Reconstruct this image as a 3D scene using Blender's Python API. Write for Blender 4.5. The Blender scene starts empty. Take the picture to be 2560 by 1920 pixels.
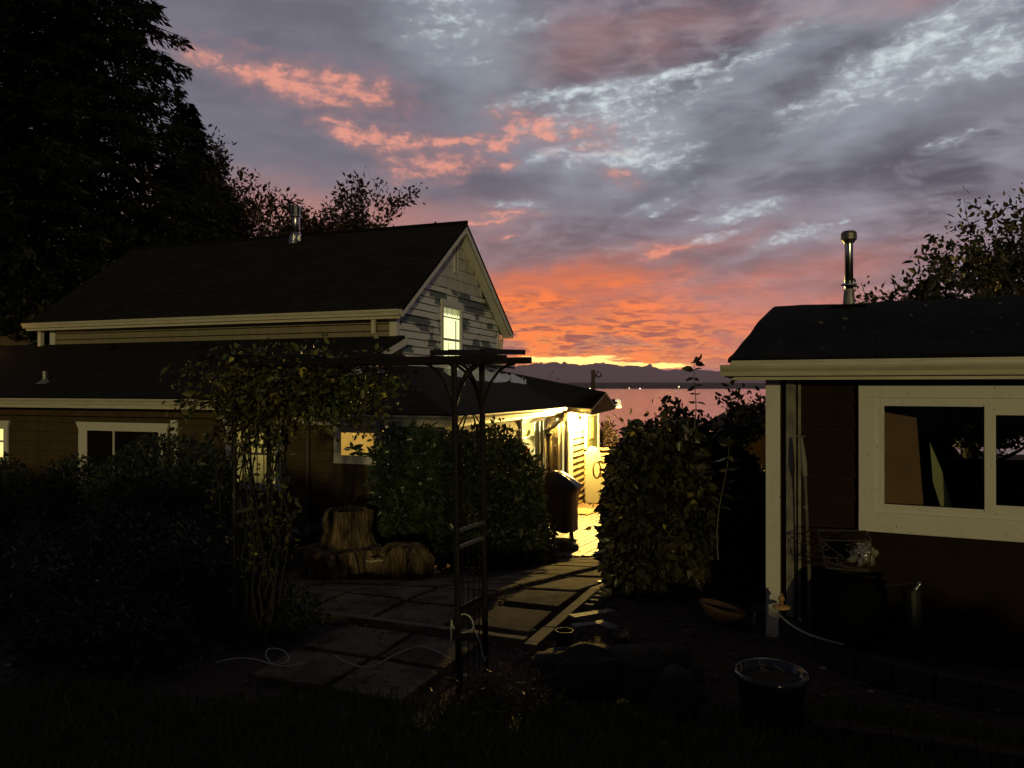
import bpy, math, random
import numpy as np
from mathutils import Vector
random.seed(7); rng = np.random.default_rng(7)
R = math.radians
S = bpy.context.scene
COL = S.collection
F = 1923.0; CX = 1280.0; HY = 966.0; CZ = 2.0

# ------------------------------------------------------------------ camera
cd = bpy.data.cameras.new('camera'); cam = bpy.data.objects.new('camera', cd); COL.objects.link(cam)
cam.location = (0, 0, CZ); cam.rotation_euler = (R(90.18), 0, 0)
cd.sensor_width = 36; cd.lens = 36 * F / 2560; cd.clip_start = 0.05; cd.clip_end = 200000
S.camera = cam
S.view_settings.view_transform = 'Standard'; S.view_settings.look = 'None'
S.view_settings.exposure = 0; S.view_settings.gamma = 1
S.cycles.max_bounces = 6; S.cycles.transparent_max_bounces = 12
S.cycles.volume_bounces = 0
S.cycles.sample_clamp_indirect = 3
S.cycles.use_denoising = True

# ------------------------------------------------------------------ node expression helper
class E:
    def __init__(s, nt): s.nt = nt
    def n(s, t): return s.nt.nodes.new(t)
    def put(s, sock, v):
        if v is None: return
        if isinstance(v, bpy.types.NodeSocket): s.nt.links.new(v, sock)
        elif isinstance(v, (tuple, list)) and len(v) == 3 and sock.type == 'RGBA': sock.default_value = (*v, 1)
        else: sock.default_value = v
    def m(s, op, a, b=None, c=None, clamp=False):
        n = s.n('ShaderNodeMath'); n.operation = op; n.use_clamp = clamp
        s.put(n.inputs[0], a); s.put(n.inputs[1], b); s.put(n.inputs[2], c)
        return n.outputs[0]
    def vec(s, x, y, z=0.0):
        n = s.n('ShaderNodeCombineXYZ'); s.put(n.inputs[0], x); s.put(n.inputs[1], y); s.put(n.inputs[2], z); return n.outputs[0]
    def noise(s, v, scale, detail=4, rough=.55, dist=0.0):
        n = s.n('ShaderNodeTexNoise'); s.put(n.inputs['Vector'], v); n.inputs['Scale'].default_value = scale
        n.inputs['Detail'].default_value = detail; n.inputs['Roughness'].default_value = rough; n.inputs['Distortion'].default_value = dist
        return n.outputs[0]
    def ramp(s, v, lo, hi, smooth=True):
        n = s.n('ShaderNodeMapRange'); n.interpolation_type = 'SMOOTHSTEP' if smooth else 'LINEAR'
        s.put(n.inputs[0], v); n.inputs[1].default_value = lo; n.inputs[2].default_value = hi
        return n.outputs[0]
    def mix(s, f, a, b):
        n = s.n('ShaderNodeMix'); n.data_type = 'RGBA'; s.put(n.inputs[0], f); s.put(n.inputs[6], a); s.put(n.inputs[7], b); return n.outputs[2]
    def map(s, v, sc=(1, 1, 1), rot=(0, 0, 0), loc=(0, 0, 0)):
        n = s.n('ShaderNodeMapping'); s.put(n.inputs[0], v); n.inputs[1].default_value = loc
        n.inputs[2].default_value = rot; n.inputs[3].default_value = sc; return n.outputs[0]

def lin(r, g, b):
    f = lambda c: c / 12.92 if c <= .04045 else ((c + .055) / 1.055) ** 2.4
    return (f(r / 255), f(g / 255), f(b / 255))

# ------------------------------------------------------------------ sky
W = bpy.data.worlds.new('World'); S.world = W; W.use_nodes = True
nt = W.node_tree; nt.nodes.clear(); e = E(nt)
tc = e.n('ShaderNodeTexCoord'); D = tc.outputs['Generated']
sx = e.n('ShaderNodeSeparateXYZ'); nt.links.new(D, sx.inputs[0]); X, Y, Z = sx.outputs
az = e.m('ARCTAN2', X, Y); el = e.m('ARCSINE', e.m('MINIMUM', e.m('MAXIMUM', Z, -1), 1))
elp = e.m('MAXIMUM', el, 0.0)
zz = e.m('ADD', e.m('MAXIMUM', Z, 0.0), .055)
cp = e.vec(e.m('DIVIDE', X, zz), e.m('DIVIDE', Y, zz))          # cloud layer seen from below
ae = e.vec(az, el)
def wob(v, sc, amp, det=4):
    return e.m('MULTIPLY', e.m('SUBTRACT', e.noise(v, sc, det, .6), .5), amp)
# two strengths of warping of the (azimuth, elevation) coordinates
def wnode(v, sc, amp, det):
    n = e.n('ShaderNodeTexNoise'); e.put(n.inputs['Vector'], v); n.inputs['Scale'].default_value = sc
    n.inputs['Detail'].default_value = det; n.inputs['Roughness'].default_value = .6
    a = e.n('ShaderNodeVectorMath'); a.operation = 'MULTIPLY_ADD'; e.nt.links.new(n.outputs['Color'], a.inputs[0])
    a.inputs[1].default_value = (amp, amp * .5, 0); a.inputs[2].default_value = (-amp * .5, -amp * .25, 0); return a.outputs[0]
def vadd(a, b):
    n = e.n('ShaderNodeVectorMath'); n.operation = 'ADD'; e.put(n.inputs[0], a); e.put(n.inputs[1], b); return n.outputs[0]
wa = wnode(e.map(ae, (1, 1.8, 1)), 7, .11, 3); wb = wnode(e.map(ae, (1, 1.9, 1), loc=(3, 9, 0)), 26, .06, 5)
VW = vadd(vadd(ae, wa), wb); VF = vadd(ae, wb); VS = ae
def ang(px, py):
    return math.atan((px - CX) / F), math.atan((HY - py) / math.hypot(F, px - CX))
def blob(px, py, rx, ry, rot=0, V=None, amp=1.0):
    a0, e0 = ang(px, py)
    n = e.n('ShaderNodeMapping'); n.vector_type = 'TEXTURE'; e.put(n.inputs[0], V or VW)
    n.inputs[1].default_value = (a0, e0, 0); n.inputs[2].default_value = (0, 0, R(rot)); n.inputs[3].default_value = (rx * 1.8 / F, ry * 1.8 / F, 1)
    g = e.n('ShaderNodeTexGradient'); g.gradient_type = 'SPHERICAL'; nt.links.new(n.outputs[0], g.inputs[0]); g = g.outputs['Fac']
    return e.m('MULTIPLY', g, amp) if amp != 1 else g
def many(lst, V=None):
    out = None
    for b in lst:
        g = blob(*b[:5], V=V, amp=b[5] if len(b) > 5 else 1.0)
        out = g if out is None else e.m('MAXIMUM', out, g)
    return out
def ragged(g, n, k, lo, hi):
    return e.ramp(e.m('MULTIPLY_ADD', e.m('SUBTRACT', n, .5), e.m('MULTIPLY', e.ramp(g, 0, .3), k), g), lo, hi)
# base greys, darker and lighter cloud masses sweeping up to the right
n_big = e.noise(e.map(VS, (1, 2.6, 1), (0, 0, R(-24))), 4.2, 5, .58, .5)
n_det = e.noise(e.map(VS, (1, 2.3, 1), (0, 0, R(-20)), (3, 1, 0)), 13, 8, .62, .7)
n_fin = e.noise(e.map(VS, (1, 2.4, 1), (0, 0, R(-14)), (1, 5, 0)), 26, 9, .64, .25)
n_str = e.noise(e.map(VS, (1, 5.5, 1), (0, 0, R(-17)), (2, 8, 0)), 9, 8, .62, .3)
n_fin = e.m('MULTIPLY_ADD', n_str, .45, e.m('MULTIPLY', n_fin, .55))
grey = e.mix(e.ramp(n_big, .36, .64), lin(74, 74, 87), lin(132, 131, 145))
grey = e.mix(e.m('MULTIPLY', e.ramp(n_det, .44, .74), .55), grey, lin(154, 155, 168))
grey = e.mix(e.m('MULTIPLY', e.ramp(n_str, .45, .7), .35), grey, lin(158, 160, 172))
darkb = many([(1290, 200, 190, 130, 0), (1850, 330, 330, 75, 28), (1560, 250, 130, 60, 20, .6), (2300, 330, 400, 60, 22, .8), (1700, 400, 160, 60, 20, .9), (1330, 480, 230, 40, -8, .8)])
grey = e.mix(e.m('MULTIPLY', darkb, .8), grey, lin(80, 79, 92))
leftflat = e.ramp(many([(700, 330, 420, 250, -10), (560, 60, 460, 150, 0, .9)], VS), 0, .6)
grey = e.mix(e.m('MULTIPLY', leftflat, .8), grey, lin(103, 102, 115))
# warm wash low in the west
low = e.ramp(el, .25, .09)
azc = e.ramp(e.m('ABSOLUTE', e.m('SUBTRACT', az, .05)), .95, .1)
col = e.mix(e.m('MULTIPLY', e.m('MULTIPLY', low, azc), .6), grey, lin(168, 118, 114))
lw = many([(660, 520, 300, 75, 0, .95), (900, 560, 340, 70, 3, .9)])
col = e.mix(e.m('MULTIPLY', e.ramp(lw, 0, 1), .75), col, lin(186, 122, 108))
# broad dusky pinks high up
pk = many([(1480, 110, 200, 80, 10, .7), (1650, 60, 250, 50, 0, .7), (1640, 110, 130, 70, 0, .6), (2200, 10, 300, 25, 0, .7), (1420, 140, 190, 40, -10, .6)], VF)
col = e.mix(e.m('MULTIPLY', ragged(pk, n_det, .8, .0, .8), .5), col, lin(166, 122, 118))
teal = many([(1900, 170, 280, 50, 22, .8), (2080, 250, 350, 36, 26, .7), (1600, 330, 260, 110, 0, .8), (2350, 160, 300, 90, 20, .9), (1150, 80, 220, 120, -40, .9)])
col = e.mix(e.m('MULTIPLY', ragged(teal, n_det, .5, 0, .7), .5), col, lin(142, 154, 164))
# bright openings
br = many([(1130, 50, 130, 90, -35, .55), (1330, 60, 60, 20, 10, .5), (1480, 226, 190, 17, 6, .95), (1650, 205, 160, 18, 14, .95), (1850, 160, 150, 18, 22, .6), (1520, 285, 190, 50, 6, .75), (1620, 330, 90, 60, 10, .55),
           (1400, 378, 70, 14, 12, .8), (1560, 385, 140, 34, -4, .95), (1680, 400, 80, 18, 20, .75), (2260, 135, 230, 42, 22, .9), (2480, 130, 160, 50, 10, .85), (2240, 222, 40, 14, 20, .75),
           (2400, 345, 60, 12, 8, .7), (1850, 530, 90, 18, 6, .9), (1800, 585, 90, 13, 14, .7), (1990, 590, 130, 17, 14, .65), (1620, 520, 65, 13, 8, .65), (1300, 515, 90, 14, 0, .5), (1560, 625, 60, 16, 0, .5), (1700, 470, 60, 16, 0, .4)], VF)
brs = ragged(br, n_fin, 1.6, .0, .9)
col = e.mix(e.m('MULTIPLY', brs, .6), col, lin(160, 168, 178))
n_puf = e.noise(e.map(VS, (1, 1.9, 1), (0, 0, R(-16)), (6, 2, 0)), 52, 7, .62, .35)
n_puf = e.m('MULTIPLY_ADD', n_puf, .55, e.m('MULTIPLY', n_fin, .45))
brm = ragged(br, n_puf, 4.4, .28, 1.35)
col = e.mix(e.m('MULTIPLY', brm, .9), col, lin(204, 216, 218))
# pink lit cloud edges
n_p = e.noise(e.map(VS, (1, 1.5, 1), (0, 0, R(10)), (2, 7, 0)), 40, 9, .66, .25)
pn = many([(560, 165, 140, 34, -13, .8), (700, 198, 150, 38, -12, .95), (850, 224, 160, 46, -6, 1.0), (950, 236, 80, 44, -20, .75), (830, 280, 190, 30, -6, .4),
           (880, 330, 90, 28, -14, 1.0), (980, 356, 130, 32, -10, 1.0), (1130, 352, 150, 18, 4, .85), (1100, 410, 130, 36, 4, 1.0), (1240, 358, 60, 22, 0, .95), (1330, 318, 110, 42, -18, .9), (1450, 335, 130, 42, -8, .8),
           (1560, 440, 70, 22, -18, .75), (1235, 546, 100, 10, 7, 1.0), (1270, 600, 60, 8, 2, .7), (1660, 627, 80, 12, 6, .9), (1270, 408, 24, 18, 0, .8)], VF)
n_p = e.m('MULTIPLY_ADD', n_p, .6, e.m('MULTIPLY', n_str, .4))
pm = ragged(e.m('MULTIPLY', pn, 1.12), n_p, 2.3, .02, 1.15)
pcol = e.mix(e.ramp(e.m('MULTIPLY', pm, n_p), .2, .55), lin(160, 118, 118), lin(232, 152, 130))
col = e.mix(e.m('MULTIPLY', pm, .85), col, pcol)
# the orange sheet above the horizon
og = many([(1370, 722, 260, 44, 6, 1.1), (1330, 800, 400, 90, 0, 1.0), (1500, 860, 560, 80, 0, 1.0), (1750, 815, 420, 80, 0, .7), (1900, 890, 460, 70, 0, .75), (1240, 900, 330, 80, 0, 1.0), (1500, 645, 330, 30, 8, .35), (1900, 700, 360, 36, 6, .4)])
og = e.ramp(e.m('MULTIPLY_ADD', e.m('SUBTRACT', n_det, .5), .35, og), .0, .75)
rip = e.noise(e.map(VS, (1, 5.5, 1), (0, 0, R(1.5))), 22, 7, .6, 1.1)
rip2 = e.noise(e.map(VS, (1, 4.0, 1), (0, 0, R(3)), (4, 3, 0)), 7, 4, .55, .8)
rip = e.m('MULTIPLY_ADD', e.noise(e.map(VS, (1, 6, 1), (0, 0, R(-2)), (9, 2, 0)), 48, 6, .6, .8), .35, e.m('MULTIPLY', rip, .65))
osh = e.mix(e.ramp(rip, .40, .57), lin(140, 72, 58), lin(255, 122, 36))
osh = e.mix(e.m('MULTIPLY', e.ramp(e.m('MULTIPLY_ADD', el, .6, rip2), .48, .63), .8), osh, lin(136, 88, 88))
crest = e.ramp(e.m('ABSOLUTE', e.m('SUBTRACT', rip, .505)), .022, .0)
osh = e.mix(e.m('MULTIPLY', e.m('MULTIPLY', crest, e.ramp(el, .15, .02)), .75), osh, lin(255, 172, 64))
osh = e.mix(e.m('MULTIPLY', e.ramp(el, .05, .14), .5), osh, lin(228, 114, 60))
osh = e.mix(e.m('MULTIPLY', e.ramp(az, .12, .36), .5), osh, lin(200, 112, 92))
col = e.mix(og, col, osh)
# yellow gap over the mountains
yn = e.noise(e.map(VS, (1, 5, 1), loc=(7, 1, 0)), 34, 6, .62)
yb = many([(1390, 899, 150, 7, 0, 1.0), (1470, 904, 100, 13, 0, 1.0), (1340, 899, 80, 6, 0, .9), (1600, 912, 90, 7, -3, .8), (1660, 914, 70, 8, 2, .9), (1250, 902, 80, 5, 0, .7)], vadd(ae, wnode(e.map(ae, (1, 3, 1)), 30, .012, 4)))
ym = e.ramp(e.m('MULTIPLY_ADD', e.m('SUBTRACT', yn, .5), 1.3, yb), .36, .66)
ym = e.m('MULTIPLY', ym, e.ramp(yb, 0, .12))
col = e.mix(e.m('MULTIPLY', blob(1450, 900, 380, 20, 0, VS), .4), col, lin(255, 138, 52))
col = e.mix(ym, col, (1.9, 1.15, .30))
# dusk: the vault overhead and the eastern sky behind are much darker than the afterglow
back = e.ramp(Y, -.15, .75)
vault = e.ramp(el, .95, .42)
bri = e.m('ADD', .13, e.m('MULTIPLY', e.m('MULTIPLY', back, vault), .955))
HAZE_K = 6.2e-5   # the low sky is seen through kilometres of haze, so the glow behind it is brighter
thick = e.m('MINIMUM', e.m('DIVIDE', 1148.0, e.m('MAXIMUM', Z, .01)), 24500.0)
thick = e.m('MULTIPLY', thick, e.ramp(Z, -.02, .0))
bri = e.m('MULTIPLY', bri, e.m('POWER', 2.71828, e.m('MULTIPLY', thick, HAZE_K * .9)))
bg = e.n('ShaderNodeBackground'); nt.links.new(col, bg.inputs[0]); nt.links.new(bri, bg.inputs[1])
sky = e.n('ShaderNodeTexSky'); sky.sky_type = 'NISHITA'; sky.sun_disc = False
sky.sun_elevation = R(-3); sky.sun_rotation = R(4)
bg2 = e.n('ShaderNodeBackground'); nt.links.new(sky.outputs[0], bg2.inputs[0]); bg2.inputs[1].default_value = .05
ad = e.n('ShaderNodeAddShader'); nt.links.new(bg.outputs[0], ad.inputs[0]); nt.links.new(bg2.outputs[0], ad.inputs[1])
ow = e.n('ShaderNodeOutputWorld'); nt.links.new(ad.outputs[0], ow.inputs[0])
W.cycles.sampling_method = 'MANUAL'; W.cycles.sample_map_resolution = 512

# ------------------------------------------------------------------ the one sun lamp: low warm light from behind the photographer
sl = bpy.data.lights.new('sun', 'SUN'); so = bpy.data.objects.new('sun', sl); COL.objects.link(so)
SUN_D = Vector((-.10, .99, -.10)).normalized()
so.rotation_euler = SUN_D.to_track_quat('-Z', 'Y').to_euler(); so.location = (3, -6, 4)
sl.energy = .62; sl.angle = R(1.2); sl.color = (1, .82, .36)

# ------------------------------------------------------------------ materials
MATS = {}
def mat(name, c, rough=.7, c2=None, nscale=6, bump=0, bscale=40, metal=0, spec=.5, emit=None, es=0, island=0, trans=0, stretch=(1, 1, 1), build=None, coat=0):
    if name in MATS: return MATS[name]
    m = bpy.data.materials.new(name); m.use_nodes = True; t = m.node_tree; b = t.nodes['Principled BSDF']; q = E(t)
    co = q.n('ShaderNodeTexCoord').outputs['Object']
    v = q.map(co, stretch)
    base = c
    if c2:
        base = q.mix(q.ramp(q.noise(v, nscale, 5, .6), .35, .68), c, c2)
    if island:
        g = q.n('ShaderNodeNewGeometry'); r = g.outputs['Random Per Island']
        hs = q.n('ShaderNodeHueSaturation'); hs.inputs['Saturation'].default_value = 1
        q.put(hs.inputs['Value'], q.m('ADD', 1 - island, q.m('MULTIPLY', r, 2 * island)))
        q.put(hs.inputs['Hue'], q.m('ADD', .48, q.m('MULTIPLY', r, .035))); q.put(hs.inputs['Color'], base); base = hs.outputs[0]
    if build: base = build(q, co, b, base) or base
    q.put(b.inputs['Base Color'], base)
    b.inputs['Roughness'].default_value = rough; b.inputs['Metallic'].default_value = metal
    b.inputs['Specular IOR Level'].default_value = spec
    if coat: b.inputs['Coat Weight'].default_value = coat; b.inputs['Coat Roughness'].default_value = .08
    if trans:
        b.inputs['Transmission Weight'].default_value = 0
        tr = q.n('ShaderNodeBsdfTranslucent'); q.put(tr.inputs[0], base)
        mx = q.n('ShaderNodeMixShader'); mx.inputs[0].default_value = trans
        t.links.new(b.outputs[0], mx.inputs[1]); t.links.new(tr.outputs[0], mx.inputs[2])
        t.links.new(mx.outputs[0], t.nodes['Material Output'].inputs[0])
    if emit: q.put(b.inputs['Emission Color'], emit); b.inputs['Emission Strength'].default_value = es
    if bump:
        bn = q.n('ShaderNodeBump'); bn.inputs['Strength'].default_value = min(1, bump); bn.inputs['Distance'].default_value = .01 * max(1, bump)
        q.put(bn.inputs['Height'], q.noise(v, bscale, 4, .6)); t.links.new(bn.outputs[0], b.inputs['Normal'])
    MATS[name] = m; return m
WHITE = (.62, .60, .53)
def worn(q, co, b, base):   # grime and small chips on painted trim
    g = q.ramp(q.noise(q.map(co, (1, 1, .35)), 9, 7, .7), .52, .78)
    c1 = q.mix(q.m('MULTIPLY', g, .45), base, (.30, .28, .20))
    k = q.ramp(q.noise(co, 55, 2, .5), .70, .74)
    return q.mix(k, c1, (.12, .09, .06))
M_TRIM = mat('painted trim', WHITE, .55, bump=.15, bscale=70, build=worn)
M_GUT = mat('painted gutter metal', (.60, .56, .42), .42, c2=(.50, .46, .33), nscale=4, stretch=(1, 1, 6))
M_DARKMETAL = mat('dark metal', (.007, .006, .006), .55, c2=(.014, .009, .007), nscale=20, bump=.2, spec=.25)
M_STEEL = mat('stainless flue', (.55, .55, .53), .22, c2=(.42, .42, .40), nscale=8, metal=1)
M_GALV = mat('galvanised metal', (.30, .30, .30), .5, c2=(.2, .2, .2), nscale=15, metal=.6)
M_BLACK = mat('black void', (.006, .006, .006), .9)
def siding_c(a, b_):
    def f(q, co, b, base):
        st = q.ramp(q.noise(q.map(co, (1, 1, .25)), 5, 7, .7), .3, .8)
        return q.mix(st, a, b_)
    return f
M_BROWN = mat('brown painted siding', (.1, .07, .04), .8, spec=.15, bump=.3, bscale=60, build=siding_c((.060, .040, .018), (.088, .062, .030)))
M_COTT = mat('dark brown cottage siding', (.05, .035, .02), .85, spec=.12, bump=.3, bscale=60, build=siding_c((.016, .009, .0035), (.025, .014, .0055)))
M_BROWN_LIT = mat('brown siding in lit tone', (.30, .26, .17), .6, bump=.2, bscale=60, build=siding_c((.20, .17, .10), (.27, .235, .145)))  # the same brown paint with the stronger light put into its colour
def peel(q, co, b, base):   # white paint missing in board-wide blocks over grey primer
    s = q.n('ShaderNodeSeparateXYZ'); q.nt.links.new(co, s.inputs[0])
    row = q.m('FLOOR', q.m('DIVIDE', s.outputs[2], .165))
    v = q.vec(q.m('ADD', q.m('MULTIPLY', s.outputs[1], .75), q.m('MULTIPLY', row, .13)), q.m('MULTIPLY', row, .42), 0)
    v2 = q.vec(s.outputs[1], s.outputs[2], row)
    n = q.m('ADD', q.noise(v, 1.0, 2, .5, .3), q.m('MULTIPLY', q.m('SUBTRACT', q.noise(v2, 5, 6, .7), .5), .34))
    k = q.ramp(n, .513, .535)
    wt = q.mix(q.ramp(q.noise(q.map(co, (1, 1, 3)), 5, 7, .7), .4, .75), (.72, .72, .69), (.50, .50, .48))
    return q.mix(k, wt, q.mix(q.ramp(q.noise(co, 12, 5, .7), .4, .7), (.10, .12, .115), (.17, .18, .17)))
M_PEEL = mat('peeling white siding', WHITE, .7, bump=.3, bscale=50, build=peel)
M_GSH = mat('white gable shingles', (.56, .54, .50), .7, c2=(.42, .40, .37), nscale=7, bump=.3, stretch=(1, 1, .3))
def shingle(q, co, b, base):
    uv = q.n('ShaderNodeTexCoord').outputs['UV']
    br = q.n('ShaderNodeTexBrick'); q.put(br.inputs['Vector'], uv)
    br.inputs['Scale'].default_value = 1; br.inputs['Brick Width'].default_value = .30; br.inputs['Row Height'].default_value = .14
    br.inputs['Mortar Size'].default_value = .012; br.inputs['Mortar Smooth'].default_value = .3; br.inputs['Bias'].default_value = -.2
    br.inputs['Color1'].default_value = (.026, .024, .022, 1); br.inputs['Color2'].default_value = (.014, .0135, .013, 1); br.inputs['Mortar'].default_value = (.006, .006, .006, 1)
    bn = q.n('ShaderNodeBump'); bn.inputs['Strength'].default_value = .7; bn.inputs['Distance'].default_value = .012; bn.invert = True
    q.put(bn.inputs['Height'], q.m('ADD', br.outputs['Fac'], q.m('MULTIPLY', q.noise(co, 70, 3, .6), .5)))
    q.nt.links.new(bn.outputs[0], b.inputs['Normal'])
    return q.mix(q.m('MULTIPLY', q.ramp(q.noise(co, 1.6, 6, .6), .4, .7), .5), br.outputs['Color'], (.011, .011, .010))
M_ROOF = mat('asphalt shingles', (.03, .03, .03), .9, spec=.12, build=shingle)
def mossy(q, co, b, base):
    c = shingle(q, co, b, base)
    k = q.ramp(q.noise(q.map(co, (1, 1, 2)), 5, 6, .7), .56, .66)
    return q.mix(k, q.mix(.5, c, (.004, .004, .004)), (.020, .024, .010))
M_MOSS = mat('mossy shingles', (.03, .03, .03), .95, spec=.05, build=mossy)
def glass(name, tint, refl=1.5):
    m = bpy.data.materials.new(name); m.use_nodes = True; t = m.node_tree; t.nodes.clear(); q = E(t)
    tr = q.n('ShaderNodeBsdfTransparent'); tr.inputs[0].default_value = (*tint, 1)
    gl = q.n('ShaderNodeBsdfGlossy'); gl.inputs['Roughness'].default_value = .02
    mx = q.n('ShaderNodeMixShader'); fr = q.n('ShaderNodeFresnel'); fr.inputs[0].default_value = refl
    t.links.new(q.m('MULTIPLY', fr.outputs[0], q.m('SUBTRACT', 1.0, q.n('ShaderNodeNewGeometry').outputs['Backfacing'])), mx.inputs[0]); t.links.new(tr.outputs[0], mx.inputs[1]); t.links.new(gl.outputs[0], mx.inputs[2])
    o = q.n('ShaderNodeOutputMaterial'); t.links.new(mx.outputs[0], o.inputs[0]); return m
M_GLASS = glass('window glass', (.85, .88, .86), 1.5)
M_KGLASS = glass('thin old window glass', (.9, .92, .85), 1.12)
def lit(name, c, s_, c2=None):
    def f(q, co, b, base):
        k = q.noise(q.map(co, (1, 1, .6)), 2.5, 3, .5)
        q.put(b.inputs['Emission Color'], q.mix(q.ramp(k, .3, .7), c, c2 or c)); b.inputs['Emission Strength'].default_value = s_
        return (.3, .3, .2)
    return mat(name, c, .5, build=f)

# ------------------------------------------------------------------ mesh helpers
class MB:
    def __init__(s): s.v = []; s.f = []; s.uv = []
    def add(s, vs, fs, uvs=None):
        o = len(s.v); s.v += [tuple(v) for v in vs]
        for i, f in enumerate(fs):
            s.f.append(tuple(o + k for k in f))
            s.uv.append(uvs[i] if uvs else [(0, 0)] * len(f))
        return s
    def frame_box(s, o, ax, ay, az_, x0, x1, y0, y1, z0, z1):
        o, ax, ay, az_ = map(Vector, (o, ax, ay, az_))
        vs = [o + ax * x + ay * y + az_ * z for z in (z0, z1) for y in (y0, y1) for x in (x0, x1)]
        s.add(vs, [(0, 2, 3, 1), (4, 5, 7, 6), (0, 1, 5, 4), (2, 6, 7, 3), (0, 4, 6, 2), (1, 3, 7, 5)])
        return s
    def box(s, c, d, rz=0):
        c = Vector(c); ax = Vector((math.cos(rz), math.sin(rz), 0)); ay = Vector((-math.sin(rz), math.cos(rz), 0))
        return s.frame_box(c, ax, ay, (0, 0, 1), -d[0] / 2, d[0] / 2, -d[1] / 2, d[1] / 2, -d[2] / 2, d[2] / 2)
    def beam(s, a, b, w, h, up=(0, 0, 1)):
        a, b = Vector(a), Vector(b); d = (b - a); L = d.length; d.normalize()
        r = d.cross(Vector(up)).normalized(); u = r.cross(d)
        return s.frame_box(a, d, r, u, 0, L, -w / 2, w / 2, -h / 2, h / 2)
    def prism(s, pts, off, cap=True):
        pts = [Vector(p) for p in pts]; off = Vector(off); n = len(pts)
        vs = pts + [p + off for p in pts]
        fs = [tuple(range(n)), tuple(reversed(range(n, 2 * n)))] + [(i, i + n, (i + 1) % n + n, (i + 1) % n) for i in range(n)]
        return s.add(vs, fs)
    def slab(s, pts, th, U):      # roof plane polygon with thickness below; uv in metres
        pts = [Vector(p) for p in pts]; n = len(pts)
        nr = Vector((0, 0, 0))
        for i in range(n): nr += (pts[i] - pts[0]).cross(pts[(i + 1) % n] - pts[0])
        nr.normalize()
        if nr.z < 0: pts.reverse(); nr = -nr
        U = Vector(U); Vv = nr.cross(U)
        uv = [((p.dot(U)), (p.dot(Vv))) for p in pts]
        low = [p - nr * th for p in pts]; vs = pts + low
        fs = [tuple(range(n)), tuple(reversed(range(n, 2 * n)))] + [(i, i + n, (i + 1) % n + n, (i + 1) % n) for i in range(n)]
        uvs = [uv, list(reversed(uv))] + [[(0, 0)] * 4] * n
        return s.add(vs, fs, uvs)
    def tube(s, path, r, n=6, closed=False):
        path = [Vector(p) for p in path]; m = len(path); rs = r if isinstance(r, (list, tuple)) else [r] * m
        vs = []; prev = None
        for i, p in enumerate(path):
            if closed: t = path[(i + 1) % m] - path[i - 1]
            else: t = path[min(i + 1, m - 1)] - path[max(i - 1, 0)]
            if t.length < 1e-9: t = Vector((0, 0, 1))
            t.normalize()
            if prev is None:
                a = Vector((0, 0, 1)) if abs(t.z) < .9 else Vector((1, 0, 0))
                x = t.cross(a).normalized()
            else:
                x = (prev - t * prev.dot(t));
                x = x.normalized() if x.length > 1e-6 else t.orthogonal().normalized()
            prev = x; y = t.cross(x)
            for k in range(n):
                an = 2 * math.pi * k / n; vs.append(p + x * math.cos(an) * rs[i] + y * math.sin(an) * rs[i])
        fs = []
        for i in range(m if closed else m - 1):
            for k in range(n):
                a = i * n + k; b = i * n + (k + 1) % n; c = ((i + 1) % m) * n
                fs.append((a, b, c + (k + 1) % n, c + k))
        if not closed: fs += [tuple(reversed(range(n))), tuple(range((m - 1) * n, m * n))]
        return s.add(vs, fs)
    def lathe(s, c, prof, n=24, wob=0, sx=1, sy=1):
        c = Vector(c); vs = []; ph = random.random() * 6
        for (r, z) in prof:
            for k in range(n):
                a = 2 * math.pi * k / n; rr = r * (1 + wob * (math.sin(3 * a + ph) * .5 + math.sin(5 * a + z * 4 + ph * 2) * .35 + math.sin(9 * a + ph * 3) * .3))
                vs.append(c + Vector((math.cos(a) * rr * sx, math.sin(a) * rr * sy, z)))
        fs = []
        for i in range(len(prof) - 1):
            for k in range(n):
                a = i * n + k; b = i * n + (k + 1) % n; fs.append((a, b, b + n, a + n))
        fs += [tuple(reversed(range(n))), tuple(range((len(prof) - 1) * n, len(prof) * n))]
        return s.add(vs, fs)
    def blob(s, c, r, amp=.15, sub=3, seed=0, fl=None):
        import bmesh
        bm = bmesh.new(); bmesh.ops.create_icosphere(bm, subdivisions=sub, radius=1)
        from mathutils import noise as mn
        c = Vector(c); vs = []
        for v in bm.verts:
            p = v.co.copy(); k = 1 + amp * (mn.noise(p * 1.6 + Vector((seed * 7.1, 0, 0))) + .5 * mn.noise(p * 4 + Vector((seed * 3.3, 5, 0))))
            q = Vector((p.x * r[0] * k, p.y * r[1] * k, p.z * r[2] * k))
            if fl is not None: q.z = max(q.z, fl)
            vs.append(c + q)
        fs = [tuple(v.index for v in f.verts) for f in bm.faces]; bm.free()
        return s.add(vs, fs)
    def build(s, name, m, parent=None, smooth=False, **tags):
        base = Vector(parent['_w']) if parent is not None else None
        me = bpy.data.meshes.new(name)
        if parent is None:
            xs = np.array(s.v); base = Vector((float(xs[:, 0].mean()), float(xs[:, 1].mean()), float(xs[:, 2].min())))
        me.from_pydata([(v[0] - base.x, v[1] - base.y, v[2] - base.z) for v in s.v], [], s.f)
        ul = me.uv_layers.new(name='UVMap'); fl = [c for f in s.uv for p in f for c in p]
        ul.data.foreach_set('uv', fl)
        if smooth: me.polygons.foreach_set('use_smooth', [True] * len(me.polygons))
        me.materials.append(m); me.update()
        o = bpy.data.objects.new(name, me); COL.objects.link(o)
        if parent is not None: o.parent = parent; o['_w'] = tuple(base)
        else: o.location = base; o['_w'] = tuple(base)
        for k, v in tags.items(): o[k] = v
        return o
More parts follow.
